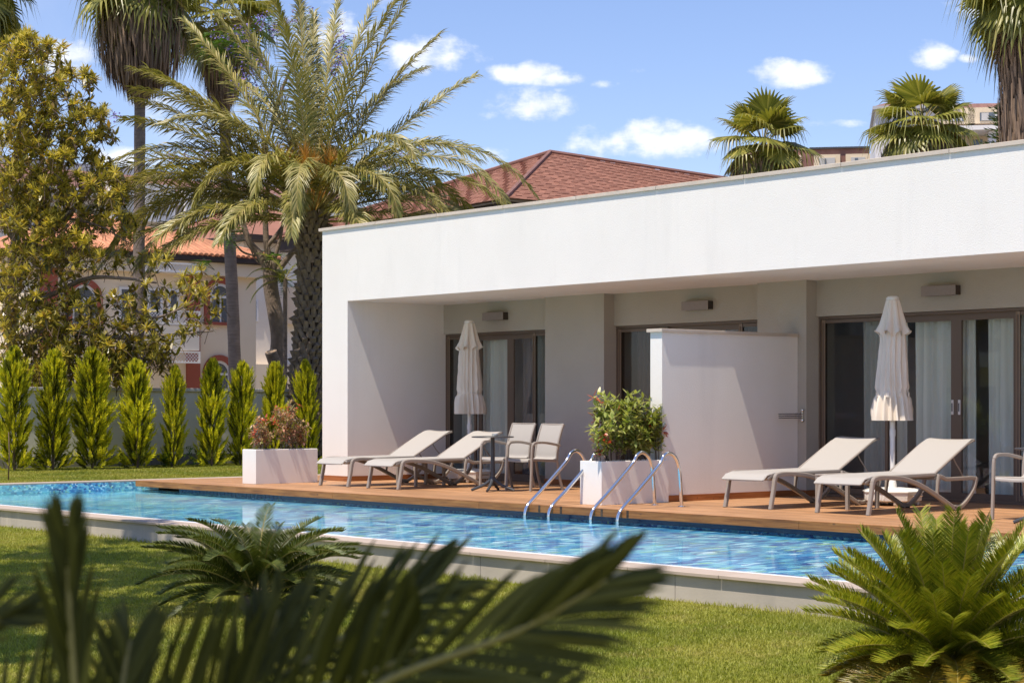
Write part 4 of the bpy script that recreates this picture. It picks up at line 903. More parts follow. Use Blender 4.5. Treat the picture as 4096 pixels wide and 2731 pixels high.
# ---- left broad-leaved tree in bloom
def limbs(t, name, paths, r0s, m):
    for P_, (ra, rb) in zip(paths, r0s):
        pts = smoothpath(P_, 5); n = len(pts); MB().tube(pts, [ra+(rb-ra)*i/(n-1) for i in range(n)], 7).build(name, m, t, smooth=0)
def big_tree():
    random.seed(13); D = 39.5
    t = thing('flowering_tree', 'big broad-leaved tree with glossy leaves and yellow-green blossom at the left edge', 'tree', at(28, 1000, D)); bz = t.location.copy()
    bz.z = -.12; t.location = bz
    P = lambda x, y, dd=0: at(x, y, D+dd)-bz
    trunk = smoothpath([P(28,1085), P(30,850), P(22,650), P(38,520), P(30,380)], 5); n = len(trunk); MB().tube(trunk, [.15-.09*i/(n-1) for i in range(n)], 10).build('trunk', M['bark'], t, smooth=0)
    br = [([P(30,640),P(80,560,-.4),P(150,500,-.8),P(215,440,-.9)],(.07,.02)), ([P(36,540),P(90,450,.3),P(140,370,.5),P(165,240,.4)],(.06,.015)), ([P(30,420),P(40,320),P(60,230),P(70,150)],(.055,.015)),
          ([P(28,700),P(110,680,-.6),P(200,640,-1.2),P(290,640,-1.4),P(360,650,-1.3)],(.07,.02)), ([P(28,780),P(130,755,-.8),P(260,775,-1.3),P(380,770,-1.3),P(490,760,-1.2)],(.075,.015)), ([P(290,700,-1.3),P(350,730,-1.3),P(430,700,-1.2),P(500,650,-1.1)],(.035,.01)),
          ([P(28,860),P(110,830,-.9),P(240,850,-1.2),P(350,830,-1.2)],(.06,.015)), ([P(36,560),P(-20,450),P(-40,300)],(.06,.02)), ([P(140,370,.5),P(190,330,.3),P(235,310,.2)],(.03,.01)), ([P(150,500,-.8),P(230,520,-1),P(300,560,-1.1)],(.03,.01)), ([P(60,230),P(120,170,0),P(165,165,0)],(.025,.008))]
    limbs(t, 'branch', [b[0] for b in br], [b[1] for b in br], M['bark'])
    cl = [(20,130,40,35,16),(70,120,45,38,22),(115,120,35,25,10),(40,180,60,50,40),(110,190,55,45,34),(170,170,32,22,10),(60,260,70,55,60),(140,270,50,50,30),(190,250,25,35,9),(30,340,60,50,48),(110,350,70,45,50),(190,330,45,35,26),(250,310,22,16,8),(205,190,18,22,6),(225,265,22,22,9),(230,390,40,35,18),(60,90,22,14,8),(275,420,25,20,7),(285,520,35,25,10),
          (50,430,70,45,62),(140,430,70,40,52),(230,430,50,35,22),(280,470,30,25,7),(60,510,80,45,66),(160,520,80,40,50),(260,510,40,30,16),(60,590,80,40,56),(170,590,70,35,34),(40,660,60,45,44),(150,650,55,30,16),(260,600,45,30,14),(350,600,40,30,12),
          (60,740,70,50,66),(160,730,70,45,60),(250,720,60,45,44),(330,690,50,40,26),(400,680,45,40,24),(450,650,45,30,18),(480,720,35,40,12),(420,740,50,35,20),(320,770,60,45,50),(70,820,80,45,70),(190,810,80,45,80),(300,830,60,40,52),(370,800,45,35,20),(500,640,18,12,4),(60,870,70,25,50),(180,870,80,25,52),(280,860,60,25,30),(380,850,25,25,7)]
    lf = MB(); bl = MB(); tw = MB()
    for (cx, cy, rx_, ry_, num) in cl:
        for _ in range(int(num*(1.5 if cx < 235 or cy > 795 or cy < 560 else .8))):
            a = random.uniform(0,2*PI); r = random.random()**.5; dd = random.uniform(-1.9,.9)*min(1, rx_/50); p = P(cx+rx_*r*math.cos(a), cy+ry_*r*math.sin(a), dd-.3)
            d = Vector((random.gauss(0,.6), random.gauss(0,.6), random.uniform(.0,1))); d.normalize()
            tw.tube([p-d*.22-Vector((0,0,.08)), p-d*.08, p], .007, 4, cap=False)
            rosette(lf, p, d, random.choice((6,7,8)), random.uniform(.15,.22), .075, 0, 1.1, .3)
            if random.random() < (.55 if cy < 640 else .30):
                for k in range(17):
                    e = (Vector((random.gauss(0,.7), random.gauss(0,.7), random.gauss(.45,.6)))).normalized(); ln_ = random.uniform(.11,.21); s_ = e.orthogonal().normalized()*.009; q0 = p+d*.04; bl.add([q0-s_, q0+s_, q0+e*ln_+s_*.6, q0+e*ln_-s_*.6], [(0,1,2,3)])
                    w2 = e.orthogonal().normalized(); c2 = q0+e*ln_*.7; bl.add([c2, c2+(e+w2)*.05, c2+(e*.8+w2)*.045], [(0,1,2)])
    lf.build('foliage', M['leaf'], t, kind='stuff'); bl.build('blossom', M['bloom'], t, kind='stuff'); tw.build('twig', M['twig'], t, kind='stuff')
big_tree()

# ---- jacaranda with a sawn-off limb
def jacaranda():
    random.seed(17); D = 44
    t = thing('jacaranda_tree', 'thin-leaved purple-flowering tree with a sawn-off limb, between palm trunk and date palm', 'tree'); bz = at(628, 1000, D); bz.z = -.12; t.location = bz
    P = lambda x, y, dd=0: at(x, y, D+dd)-bz
    pts = smoothpath([P(633,1085),P(634,860),P(640,780),P(632,720),P(622,660),P(620,600)], 6); n = len(pts); MB().tube(pts, [.20-.03*i/(n-1) for i in range(n)], 12).build('trunk', M['bark'], t, smooth=0)
    q = MB(); s0, s1 = P(640,858,-.15), P(622,808,-.35); q.tube([s0, s0.lerp(s1,.5), s1], [.15,.15,.145], 12, cap=False); q.build('sawn_limb', M['bark'], t, smooth=0)
    q = MB(); q.tube([s1, s1+(s1-s0).normalized()*.012], [.144,.140], 16); o = q.build('sawn_face', M['cutwood'], t)
    br = [([P(620,625),P(600,590),P(575,560),P(560,520),P(550,480)],(.12,.05)), ([P(622,620),P(612,560),P(610,480),P(618,400),P(612,330)],(.09,.03)), ([P(624,640),P(655,600),P(680,570),P(700,545)],(.09,.04)), ([P(610,570),P(635,540),P(660,505,.3),P(690,470,.4)],(.06,.025)), ([P(630,600),P(645,540),P(652,470),P(640,380)],(.05,.02)),
          ([P(560,530),P(530,530),P(500,515),P(470,520)],(.035,.015)), ([P(600,590),P(560,580),P(540,560),P(520,545)],(.03,.015)), ([P(550,480),P(520,400),P(470,360),P(410,340)],(.04,.015)), ([P(618,400),P(590,260),P(540,170),P(520,110)],(.05,.015)), ([P(612,330),P(650,200),P(690,120),P(700,60)],(.05,.015)), ([P(640,380),P(720,260),P(770,170),P(790,100)],(.045,.012)),
          ([P(690,470,.4),P(780,440,.4),P(870,400,.5),P(960,360,.5)],(.04,.012)), ([P(700,545),P(740,480),P(830,420),P(900,430)],(.035,.012)), ([P(620,610),P(590,600),P(575,560),P(590,500)],(.02,.01))]
    limbs(t, 'branch', [b[0] for b in br], [b[1] for b in br], M['bark'])
    lf = MB(); fl = MB(); tw = MB(); 
    cl = [(515,110,45,28,34,.15),(490,90,30,20,14,.1),(545,80,30,22,16,.5),(580,130,30,30,16,.4),(620,60,40,30,20,.45),(700,50,30,30,12,.5),(780,100,25,35,16,.7),(770,150,20,30,10,.5),(560,180,30,30,14,.6),(600,230,25,30,10,.4),(420,345,25,15,5,.6),(265,266,5,5,2,1),(392,358,10,8,4,1),(480,355,20,12,4,.6),(530,530,30,22,12,0),(560,490,25,20,8,0),(630,590,25,18,10,0),(650,640,15,20,8,0),
          (860,400,40,25,12,.2),(910,370,40,25,14,.35),(950,350,20,20,8,.4),(890,440,40,20,12,0),(830,440,30,20,8,0),(960,420,20,15,5,0),(700,400,40,30,8,.1),(460,600,20,12,4,0),(660,260,40,60,14,.3)]
    for (cx, cy, rx_, ry_, num, fp) in cl:
        for _ in range(int(num*1.5)):
            a = random.uniform(0,2*PI); r = random.random()**.5; p = P(cx+rx_*r*math.cos(a), cy+ry_*r*math.sin(a), random.uniform(-.5,.8)); d = Vector((random.gauss(0,1), random.gauss(0,1), random.gauss(.1,.5))).normalized(); tw.tube([p-d*.3, p], .006, 4, cap=False)
            if random.random() < fp:
                for k in range(7): c = p+Vector((random.gauss(0,.06), random.gauss(0,.06), random.gauss(0,.07))); s_ = Vector((random.gauss(0,1), random.gauss(0,1), random.gauss(0,1))).normalized()*.028; u_ = s_.orthogonal().normalized()*.028; fl.add([c-s_, c-u_, c+s_, c+u_], [(0,1,2,3)])
            else:
                for j in range(4):   # feathery leaf
                    e = (d+Vector((random.gauss(0,.9), random.gauss(0,.9), random.gauss(0,.5)))).normalized(); sd = e.cross(Vector((0,0,1))).normalized()
                    for k in range(9):
                        c = p+e*.035*k-Vector((0,0,.0025*k*k)); w_ = .085*math.sin(PI*(k+1)/10.5)
                        for sg in (-1,1): lf.add([c-e*.011, c+sd*sg*w_+e*.02, c+e*.013], [(0,1,2)])
    lf.build('foliage', M['fineleaf'], t, kind='stuff'); fl.build('flower', M['purple'], t, kind='stuff'); tw.build('twig', M['twig'], t, kind='stuff')
jacaranda()
# young palm tuft growing by the jacaranda trunk
def tuft():
    random.seed(3); t = thing('young_palm', 'small green palm tuft clinging beside the pruned jacaranda trunk', 'palm'); p = at(655, 640, 43.4); t.location = (p.x, p.y, -.12)
    MB().tube([(0,0,0),(0,0,p.z+.12)], .05, 8).build('trunk', M['palmbark'], t)
    view = math.atan2(RY, RX)
    for k, (az, e, b) in enumerate(((175,20,70),(190,45,90),(5,30,80),(160,70,60),(20,65,80),(270,40,100),(185,-5,60),(350,0,60))):
        q = MB(); frond(q, 0, math.radians(e), math.radians(b), .95, .28, 30, .022, droop=.4, v=.2, rw=.012); o = q.build('frond', [M['cycas'], M['rachis']], t, smooth=0); o.location = (0,0,p.z+.1); o.rotation_euler = (0,0,view+math.radians(az))
tuft()
def conifer():
    random.seed(9); D = 42; t = thing('conifer_tree', 'dark conifer behind the white roof, tucked beside the thatched fan palm', 'tree'); b = at(2325, 330, D); top = at(2322, 238, D).z+.12; t.location = (b.x, b.y, -.12)
    MB().tube([(0,0,0),(0,0,top)], [.12,.02], 7).build('trunk', M['bark'], t); q = MB()
    for k in range(420):
        z = top-3.6*random.random()**.8; r = (top-z)*.36+.1; a = random.uniform(0,2*PI); o = Vector((math.cos(a), math.sin(a), 0)); plume(q, o*r*random.uniform(.2,.9)+Vector((0,0,z)), o+Vector((0,0,.25)), random.uniform(.3,.55), .06, 12, 0)
    q.build('foliage', M['conifer'], t, kind='stuff')
conifer()

# ---- orange-roofed house behind the wall (its front faces the pool, parallel to the villa's short side)
def house():
    XH = -55.0
    Yof = lambda px: onx(px, XH)
    def Z(px, py, X=XH): return at(px, py, 1).z*0 + CAMZ-(py*K-HZN)/CF*(X/(VX+(px*K-2048)/CF*RX))
    y1 = Yof(588); y0 = Yof(75); ze = Z(460, 602); t = thing('tiled_house', 'cream two-storey house with terracotta tiled roof and brick-red trim behind the garden wall', 'house', (XH, 0, -.12)); z0 = .12
    T_ = lambda y, z: (y, z+z0)
    MB().box(-9, 0, y0, y1, 0, ze+z0-.02).build('wall', M['cream'], t)
    q = MB(); q.box(-.0, .35, y0-.4, y1+.35, ze+z0-.45, ze+z0-.02); q.build('eave_cornice', M['cream'], t); q = MB(); q.box(-.1, .62, y0-.6, y1+.62, ze+z0, ze+z0+.16); q.build('eave_board', M['darkwood'], t)
    for px0, px1 in ((427, 457), (91, 130)):
        MB().box(.003, .09, Yof(px0), Yof(px1), 0, ze+z0-.46).build('pilaster', M['maroon'], t)
    # arched windows
    def arch(pxc, hw, pyb, pyt, depth=0):
        yc = Yof(pxc); zb = Z(pxc, pyb)+z0; zt = Z(pxc, pyt)+z0; w = hw; n = 14; f = link('window', None, t, (0, yc, 0)); q = MB()
        def ring(ri, ro, x0, x1, nm, m, zbm):
            b = MB(); pts = [(-1, 0)]; zc = zt-ro
            pr_ = [(-ro, zbm), (-ro, zc)]+[(-ro*math.cos(PI*k/n), zc+ro*math.sin(PI*k/n)) for k in range(1, n)]+[(ro, zc), (ro, zbm)]
            pi_ = [(-ri, zbm), (-ri, zc)]+[(-ri*math.cos(PI*k/n), zc+ri*math.sin(PI*k/n)) for k in range(1, n)]+[(ri, zc), (ri, zbm)]
            m_ = len(pr_); vs = [(x1, a, z) for a, z in pr_]+[(x1, a, z) for a, z in pi_]+[(x0, a, z) for a, z in pr_]+[(x0, a, z) for a, z in pi_]
            fs = []
            for k in range(m_-1): fs += [(k, k+1, m_+k+1, m_+k), (k, 2*m_+k, 2*m_+k+1, k+1), (m_+k, m_+k+1, 3*m_+k+1, 3*m_+k)]
            b.add(vs, fs); b.build(nm, m, f)
        ring(w, w+.19, .002, .10, 'trim', M['maroon'], zb); zc = zt-(w+.19); zt = zt-.19; ring(w-.09, w, .002, .05, 'frame', M['whitepaint'], zb)
        g = MB(); vs = [(.012, -w+.05, zb), (.012, w-.05, zb)]+[(.012, (w-.05)*math.cos(PI*k/n), zc+(w-.05)*math.sin(PI*k/n)) for k in range(n+1)]; g.add(vs, [tuple(range(len(vs)))]); g.build('pane', M['winglass'], f)
        MB().box(.015, .05, -w, w, zc-.06, zc+.02).box(.0151, .045, -.03, .03, zb, zc-.061).build('glazing_bar', M['whitepaint'], f); MB().box(.0, .14, -w-.2, w+.2, zb-.1, zb-.002).build('sill', M['maroon'], f)
    arch(505, .44, 740, 638); arch(502, .44, 1000, 815); arch(192, .44, 745, 640)
    # balcony with lattice screens
    ya, yb = Yof(285), Yof(426)
    MB().box(.003, .9, ya, yb, Z(350,805)+z0, Z(350,750)+z0).build('balcony_front', M['cream2'], t); MB().box(.003, .85, ya, yb, Z(350,745)+z0-.1, Z(350,745)+z0-.001+.0).build('balcony_floor', M['cream2'], t) if False else None
    for (pa, pb) in ((748, 716), (835, 808), (630, 608)):
        zl, zh = Z(390, pa)+z0, Z(390, pb)+z0; x = .93; q = MB(); q.box(x, x+.04, ya, yb, zh-.05, zh); q.box(x, x+.04, ya, yb, zl, zl+.05); q.box(x, x+.04, yb-.06, yb, zl+.051, zh-.051); q.box(x,x+.04, (ya+yb)/2-.03, (ya+yb)/2+.03, zl+.051, zh-.051); q.build('lattice_frame', M['whitepaint'], t)
        q = MB(); y = ya-.6; hgt = zh-zl-.1
        while y < yb:
            for sg in (-1, 1):
                a0 = (y, zl+.05) if sg > 0 else (y+hgt, zl+.05); a1 = (a0[0]+sg*hgt, zh-.05); lo, hi = max(ya, min(a0[0], a1[0])), min(yb, max(a0[0], a1[0]))
                if hi-lo > .05:
                    f0 = (lo-a0[0])/(sg*hgt); f1 = (hi-a0[0])/(sg*hgt); f0, f1 = min(f0,f1), max(f0,f1); pa_ = (a0[0]+sg*hgt*f0, zl+.05+hgt*f0); pb_ = (a0[0]+sg*hgt*f1, zl+.05+hgt*f1); w = .016; xx = x+.01+(.012 if sg > 0 else 0)
                    q.add([(xx, pa_[0]-w, pa_[1]), (xx, pa_[0]+w, pa_[1]), (xx, pb_[0]+w, pb_[1]), (xx, pb_[0]-w, pb_[1])], [(0,1,2,3)])
            y += .115
        q.build('lattice', M['whitepaint'], t)
    for pa, pb in ((272, 300), (338, 372), (385, 410)):
        w = link('window', None, t); MB().box(.004, .05, Yof(pa), Yof(pb), Z(350,735)+z0, Z(350,662)+z0).build('frame', M['whitepaint'], w); MB().box(.0505, .054, Yof(pa)+.09, Yof(pb)-.09, Z(350,735)+z0+.08, Z(350,662)+z0-.08).build('pane', M['winglass'], w)
    # roof: hip rising from the eave, tiles in courses
    ez = ze+z0+.165; rx = -3.4; rz = ez+1.38; ylr = y1-4.4
    rf = MB(); rf.add([(.6, y0-.6, ez), (.6, y1+.6, ez), (rx, ylr, rz), (rx, y0+3.0, rz), (-7.4, y1+.6, ez), (-7.4, y0-.6, ez)], [(0,1,2,3), (1,4,2), (4,5,3,2), (5,0,3)]); roof = rf.build('roof', M['tile'], t)
    # barrel tiles
    tq = MB(); m_ = 6; vs = []
    for xx, sc, zz in ((0, 1.0, 0), (.40, .84, .018)):
        for k in range(m_+1): a = PI*k/m_; vs.append((-xx, -.095*sc*math.cos(a), .075*sc*math.sin(a)+zz))
    tq.add(vs, [(k, k+1, m_+2+k, m_+1+k) for k in range(m_)]); tq.add([(0, -.095, 0)]+[(0, -.095*math.cos(PI*k/m_), .075*math.sin(PI*k/m_)) for k in range(1, m_)]+[(0,.095,0)], [tuple(range(m_+1))]); tme = tq.mesh('roof_tile', M['tile'])
    sl = math.atan2(rz-ez, .6-rx); Ls = math.hypot(rz-ez, .6-rx); nr = int(Ls/.33); cand = []
    for r in range(nr):
        s = r*.33; x = .66-s*math.cos(sl); z = ez+.02+s*math.sin(sl); yr_ = y1+.6-(y1+.6-ylr)*(s/Ls); yl_ = y0-.6+(3.6)*(s/Ls); y = yr_-.1
        while y > yl_: cand.append((x, y, z)); y -= .205
    cand.sort(key=lambda c: (c[1] < Yof(365), c[0] < -3))
    rest = MB()
    for i, (x, y, z) in enumerate(cand):
        if i < 300: link('roof_tile', tme, roof, (x, y+random.uniform(-.008,.008), z), (0, sl, random.uniform(-.04,.04)))
        else:
            c_, s_ = math.cos(sl), math.sin(sl); rest.add([(x+v[0]*c_+v[2]*s_, y+v[1], z-v[0]*s_+v[2]*c_) for v in vs], [(k, k+1, m_+2+k, m_+1+k) for k in range(m_)])
    rest.build('roof_tiles_joined', M['tile'], roof, kind='stuff')
    for (p0, p1) in ((Vector((.6,y1+.6,ez)), Vector((rx,ylr,rz))), (Vector((rx,ylr,rz)), Vector((rx,y0+3,rz)))):
        n = int((p1-p0).length/.38); q = MB()
        for k in range(n): a = p0.lerp(p1, k/n)+Vector((0,0,.05)); b = p0.lerp(p1, (k+1.1)/n)+Vector((0,0,.07)); q.tube([a, b], [.12,.10], 8)
        q.build('ridge_tiles', M['tile'], roof, kind='stuff')
house()
def second_house():
    X = -62.0; Yof = lambda px: onx(px, X); Z = lambda px, py: CAMZ-(py*K-HZN)/CF*(X/(VX+(px*K-2048)/CF*RX))
    t = thing('cream_house', 'pale cream house with a box balcony, seen between the tiled house and date palm trunk', 'house', (X, 0, -.12)); y0, y1 = Yof(560), Yof(745)
    MB().box(-8, 0, y0, y1, 0, Z(640,560)+.12).build('wall', M['cream2'], t); MB().box(.003, 1.1, Yof(655), Yof(682), Z(660,745)+.12, Z(660,660)+.12).build('balcony', M['cream'], t)
    q = MB(); q.box(.003, .6, Yof(560), Yof(700), 0, Z(640,838)+.12); q.build('lower_wall', M['cream'], t); MB().box(-8.3, 1.0, y0-.5, y1+1, Z(640,560)+.121, Z(640,548)+.12).build('eave', M['darkwood'], t)
    q = MB(); z = Z(640,548)+.121; q.add([(1.0,y0-.5,z),(1.0,y1+1,z),(-4,y1-1,z+1.9),(-4,y0+3,z+1.9),(-8.3,y1+1,z),(-8.3,y0-.5,z)], [(0,1,2,3),(1,4,2),(4,5,3,2),(5,0,3)]); q.build('roof', M['shingle'], t)
    for pa, pb, za, zb in ((574, 582, 720, 690), (660, 676, 560, 575)):
        w = link('window', None, t); MB().box(.004, .05, Yof(pa)-.2, Yof(pb)+.2, Z(640,740)+.12, Z(640,690)+.12).build('frame', M['whitepaint'], w); MB().box(.0505, .055, Yof(pa)-.1, Yof(pb)+.1, Z(640,737)+.12, Z(640,694)+.12).build('pane', M['winglass'], w); break
second_house()
def far_block():
    X = -96.0; Yof = lambda px: onx(px, X); Z = lambda px, py: CAMZ-(py*K-HZN)/CF*(X/(VX+(px*K-2048)/CF*RX))
    t = thing('far_block', 'long pale building with grey roof parapet and dormer windows, far behind the tiled house', 'building', (X, 0, -.12)); y0, y1 = Yof(-10), Yof(800); z = .12
    MB().box(-10, 0, y0, y1, 0, Z(460,455)+z).build('wall', M['hotelgrey'], t)
    zt = Z(460,395)+z; zm = Z(460,420)+z; zb = Z(460,458)+z
    MB().box(-6, -1.0, y0, y1, zm, zt).build('roof_parapet', M['flashing'], t); q = MB(); q.add([(.4,y0,zb),(.4,y1,zb),(-1.1,y1,zm+.3),(-1.1,y0,zm+.3),(-5,y0,zb),(-5,y1,zb)], [(0,1,2,3)]); q.build('roof', M['hotelroof'], t)
    MB().box(.001, .7, y0, y1, zb-.5, zb-.02).build('cornice', M['hotelwhite'], t)
    for pc, hw in ((272, 20), (350, 22), (440, 20), (520, 20), (585, 18)):
        d = link('dormer', None, t); a, b = Yof(pc-hw), Yof(pc+hw); MB().box(-1.2, .9, a-.35, b+.35, zb-1.6, zb+.55).build('surround', M['hotelwhite'], d); MB().box(.905, .95, a+.2, b-.2, zb-1.2, zb-.05).build('pane', M['winglass'], d); MB().box(.951, .97, (a+b)/2, b-.2, zb-1.15, zb-.1).build('blind', M['blind'], d)
    for pc in (500, 560): MB().box(.004, .05, Yof(pc), Yof(pc+16), Z(520,520)+z, Z(520,492)+z).build('window', M['winglass'], t)
far_block()
# ---- brown hip roof behind the villa
def hip():
    C = at(1163, 456, 47); z = C.z; C = Vector((C.x, C.y, 0))
    t = thing('hip_roof_house', 'house with a wide red-brown shingled hip roof rising right behind the white villa', 'house', (C.x, C.y, -.12)); z += .12
    t.rotation_euler = (0, 0, math.radians(-7.7)); wx, wy = 13.5, 24.0
    v = [Vector((0,0,z)), Vector((-wx,0,z)), Vector((0,wy,z)), Vector((-wx,wy,z))]; top = Vector((-6.7, 5.8, z+2.3))
    MB().box(-wx+1, -1.0, 1.0, wy-1, 0, z-.02).build('wall', M['cream'], t); MB().box(-wx+.15, -.15, .15, wy-.15, z-.42, z-.06).build('eave_board', M['darkwood'], t)
    MB().box(-wx+.08, -.08, .08, wy-.08, z-.055, z-.004).build('gutter', M['alu_light'], t)
    r = MB(); r.add([v[0], v[1], v[2], v[3], top], [(1,0,4), (0,2,4), (2,3,4), (3,1,4)]); roof = r.build('roof', M['shingle'], t); sh = MB(); random.seed(2)
    for (a, b) in ((v[1], v[0]), (v[0], v[2])):
        nr = 42; nrm = (b-a).cross(top-a).normalized(); nrm = nrm if nrm.z > 0 else -nrm
        for k in range(nr):
            s0, s1 = k/nr, (k+1.12)/nr; A0, B0 = a.lerp(top, s0), b.lerp(top, s0); A1, B1 = a.lerp(top, min(s1,1)), b.lerp(top, min(s1,1)); ln = (B0-A0).length; n = max(1, int(ln/.19)); off = random.random()
            for j in range(n):
                f0 = j/n; f1 = (j+1)/n; h = random.uniform(.016,.026) if (j+k*2) % 5 else .034; p0, p1, p2, p3 = A0.lerp(B0, f0)+nrm*h, A0.lerp(B0, f1)+nrm*h, A1.lerp(B1, f1)+nrm*.012, A1.lerp(B1, f0)+nrm*.012
                sh.add([p0, p1, p2, p3, p0-nrm*(h-.002), p1-nrm*(h-.002)], [(0,1,2,3), (4,5,1,0)])
    sh.build('shingles', M['shingle'], roof, kind='stuff')
    for a in (v[0], v[1], v[2]): MB().tube([a+Vector((0,0,.06)), top+Vector((0,0,.06))], .055, 6).build('hip_ridge', M['hotelroof'], t)
hip()
# ---- hotel on the right, square to the view
def hotel():
    D = 118; t = thing('hotel', 'far hotel with a pointed brown tower roof and dormer windows at the right', 'building'); o = at(2107, 300, D); t.location = (o.x, o.y, -.12); t.rotation_euler = (0,0,math.atan2(RY,RX)-.165); s = D*K/CF
    X = lambda px: (px-2107)*s; Z = lambda py: CAMZ-(py*K-HZN)/CF*D+.12
    MB().box(X(2012), X(2190), 0, 12, 0, Z(252)).build('tower', M['hotelwhite'], t); MB().box(X(2006), X(2196), -.5, 12.5, Z(252)+.001, Z(244)).build('tower_eave', M['flashing'], t)
    q = MB(); z = Z(244)+.002; a, b = X(2010), X(2200); q.add([(a,-.4,z),(b,-.4,z),(b,12.4,z),(a,12.4,z),((a+b)/2+.0,6,Z(184))], [(0,1,4),(1,2,4),(2,3,4),(3,0,4)]); q.build('tower_roof', M['hotelroof'], t)
    for pa, pb, m in ((2028, 2046, 'blind'), (2054, 2064, 'winglass'), (2070, 2088, 'winglass')): 
        w = link('window', None, t); MB().box(X(pa)-.15, X(pb)+.15, -.05, -.002, Z(294), Z(262)).build('frame', M['hotelwhite'], w); MB().box(X(pa), X(pb), -.09, -.051, Z(292), Z(264)).build('pane', M[m], w)
    MB().box(X(2180), X(2420), .5, 14, 0, Z(289)).build('wing', M['hotelwhite'], t)
    q = MB(); n = 16; pts = []
    for k in range(n+1): px = 2160+260*k/n; pts.append((X(px), Z(229+ (px-2230)**2/6500 if px > 2190 else 231)))
    vs = [(x, .3, Z(290)) for x, _ in pts]+[(x, 2.2, z_) for x, z_ in pts]+[(x, 13, z_) for x, z_ in pts]; m_ = n+1; q.add(vs, [(k,k+1,m_+k+1,m_+k) for k in range(n)]+[(m_+k,m_+k+1,2*m_+k+1,2*m_+k) for k in range(n)]); q.build('wing_roof', M['hotelroof'], t)
    for pa, pb in ((2178, 2210), (2246, 2302), (2350, 2400)):
        w = link('dormer', None, t); MB().box(X(pa)-.7, X(pb)+.7, -.2, 3, Z(288), Z(252)).build('surround', M['hotelcream'], w); MB().box(X(pa), X(pb), -.26, -.202, Z(283), Z(264)).build('pane', M['winglass'], w); MB().box(X(pa)+.1, X(pa)+(X(pb)-X(pa))*.35, -.3, -.262, Z(282), Z(265)).build('blind', M['blind'], w); MB().box(X(pb)-(X(pb)-X(pa))*.4, X(pb)-.1, -.3, -.262, Z(282), Z(265)).build('blind', M['blind'], w)
    MB().box(X(2170), X(2420), -2.0, .498, Z(312), Z(302)).build('balcony_ledge', M['hotelwhite'], t); MB().box(X(2180), X(2420), .46, .499, Z(360), Z(314)).build('cream_wall', M['hotelcream'], t)
    MB().box(X(2262), X(2278), -1.6, -.6, Z(400), Z(312)-.001).build('column', M['hotelwhite'], t); MB().box(X(2232), X(2254), .40, .459, Z(360), Z(322)).build('window', M['winglass'], t)
    t = thing('small_hotel_block', 'low brown-fronted hotel block with two cream windows above the white roof', 'building'); o = at(1930, 340, 110); s = 110*K/CF; t.location = (o.x, o.y, -.12); t.rotation_euler = (0,0,math.atan2(RY,RX)-.16); X = lambda px: (px-1930)*s; Z = lambda py: CAMZ-(py*K-HZN)/CF*110+.12
    MB().box(X(1715), X(1996), 0, 10, 0, Z(342)).build('wall', M['hotelroof'], t); MB().box(X(1860), X(1997), -.15, 10.1, Z(342)+.001, Z(338)).build('roof_edge', M['black'], t)
    for pa, pb in ((1800, 1830), (1882, 1918), (1954, 1986)):
        w = link('window', None, t); MB().box(X(pa)-.3, X(pb)+.3, -.3, -.002, Z(400), Z(356)).build('frame', M['hotelcream'], w); MB().box(X(pa), X(pb), -.36, -.302, Z(400), Z(364)).build('pane', M['blind'], w); MB().box(X(pa)+.4, X(pb)-.6, -.42, -.362, Z(400), Z(366)).build('glass', M['winglass'], w)
hotel()
#---FRONT
import numpy as np
# ---- grass blades on the two lawns
def blades(name, polyx, z, dens, hgt, wid, dmin, dmax, seed):
    rg = np.random.default_rng(seed); x0, x1, y0, y1 = polyx; n = int((x1-x0)*(y1-y0)*dens); x = rg.uniform(x0, x1, n); y = rg.uniform(y0, y1, n)
    d = x*VX+y*VY; l = x*RX+y*RY; keep = (d > dmin) & (d < dmax) & (np.abs(l) < d*2130/CF) & (rg.random(n) < np.clip(13.0/np.maximum(d, 1), 0, 1)**1.2 if dmax < 30 else True)
    x, y = x[keep], y[keep]; n = len(x); a = rg.uniform(0, 2*PI, n)
    clump = .75+.5*np.sin(x*2.1+np.sin(y*1.7)*2)*np.sin(y*2.6+x)*.5; edge = np.where((y > 10.40) & (rg.random(n) < .5), 1.9, 1.0) if dmax < 30 else 1.0
    h = hgt*rg.uniform(.5, 1.25, n)*clump*edge; w = wid*rg.uniform(.7, 1.3, n); lx, ly = rg.normal(0, .45, n)*h, rg.normal(0, .45, n)*h
    cx, cy = np.cos(a)*w/2, np.sin(a)*w/2; v = np.empty((n, 5, 3)); zz = np.full(n, z-.004)
    v[:,0] = np.stack([x-cx, y-cy, zz], 1); v[:,1] = np.stack([x+cx, y+cy, zz], 1); v[:,2] = np.stack([x+cx*.8+lx*.35, y+cy*.8+ly*.35, z+h*.6], 1); v[:,3] = np.stack([x-cx*.8+lx*.35, y-cy*.8+ly*.35, z+h*.6], 1); v[:,4] = np.stack([x+lx, y+ly, z+h], 1)
    me = bpy.data.meshes.new(name); me.vertices.add(n*5); me.vertices.foreach_set('co', v.reshape(-1))
    b = (np.arange(n)*5)[:,None]; idx = np.concatenate([b+np.array([0,1,2,3]), b+np.array([3,2,4])], 1).reshape(-1)
    me.loops.add(len(idx)); me.loops.foreach_set('vertex_index', idx.astype(np.int32)); tot = np.tile([4,3], n); st = np.concatenate([[0], np.cumsum(tot)[:-1]])
    me.polygons.add(n*2); me.polygons.foreach_set('loop_start', st.astype(np.int32)); me.polygons.foreach_set('loop_total', tot.astype(np.int32)); me.update(); me.validate(); me.materials.append(M['blade'])
    o = link(name, me); o['label'] = 'short mown grass of the front lawn' if dmax < 30 else 'short grass between the pool and the cypresses'; o['category'] = 'grass'; o['kind'] = 'stuff'; return n
blades('grass', (-24, -2, 2, 10.47), ZL, 5200, .034, .006, 9.2, 25, 1)
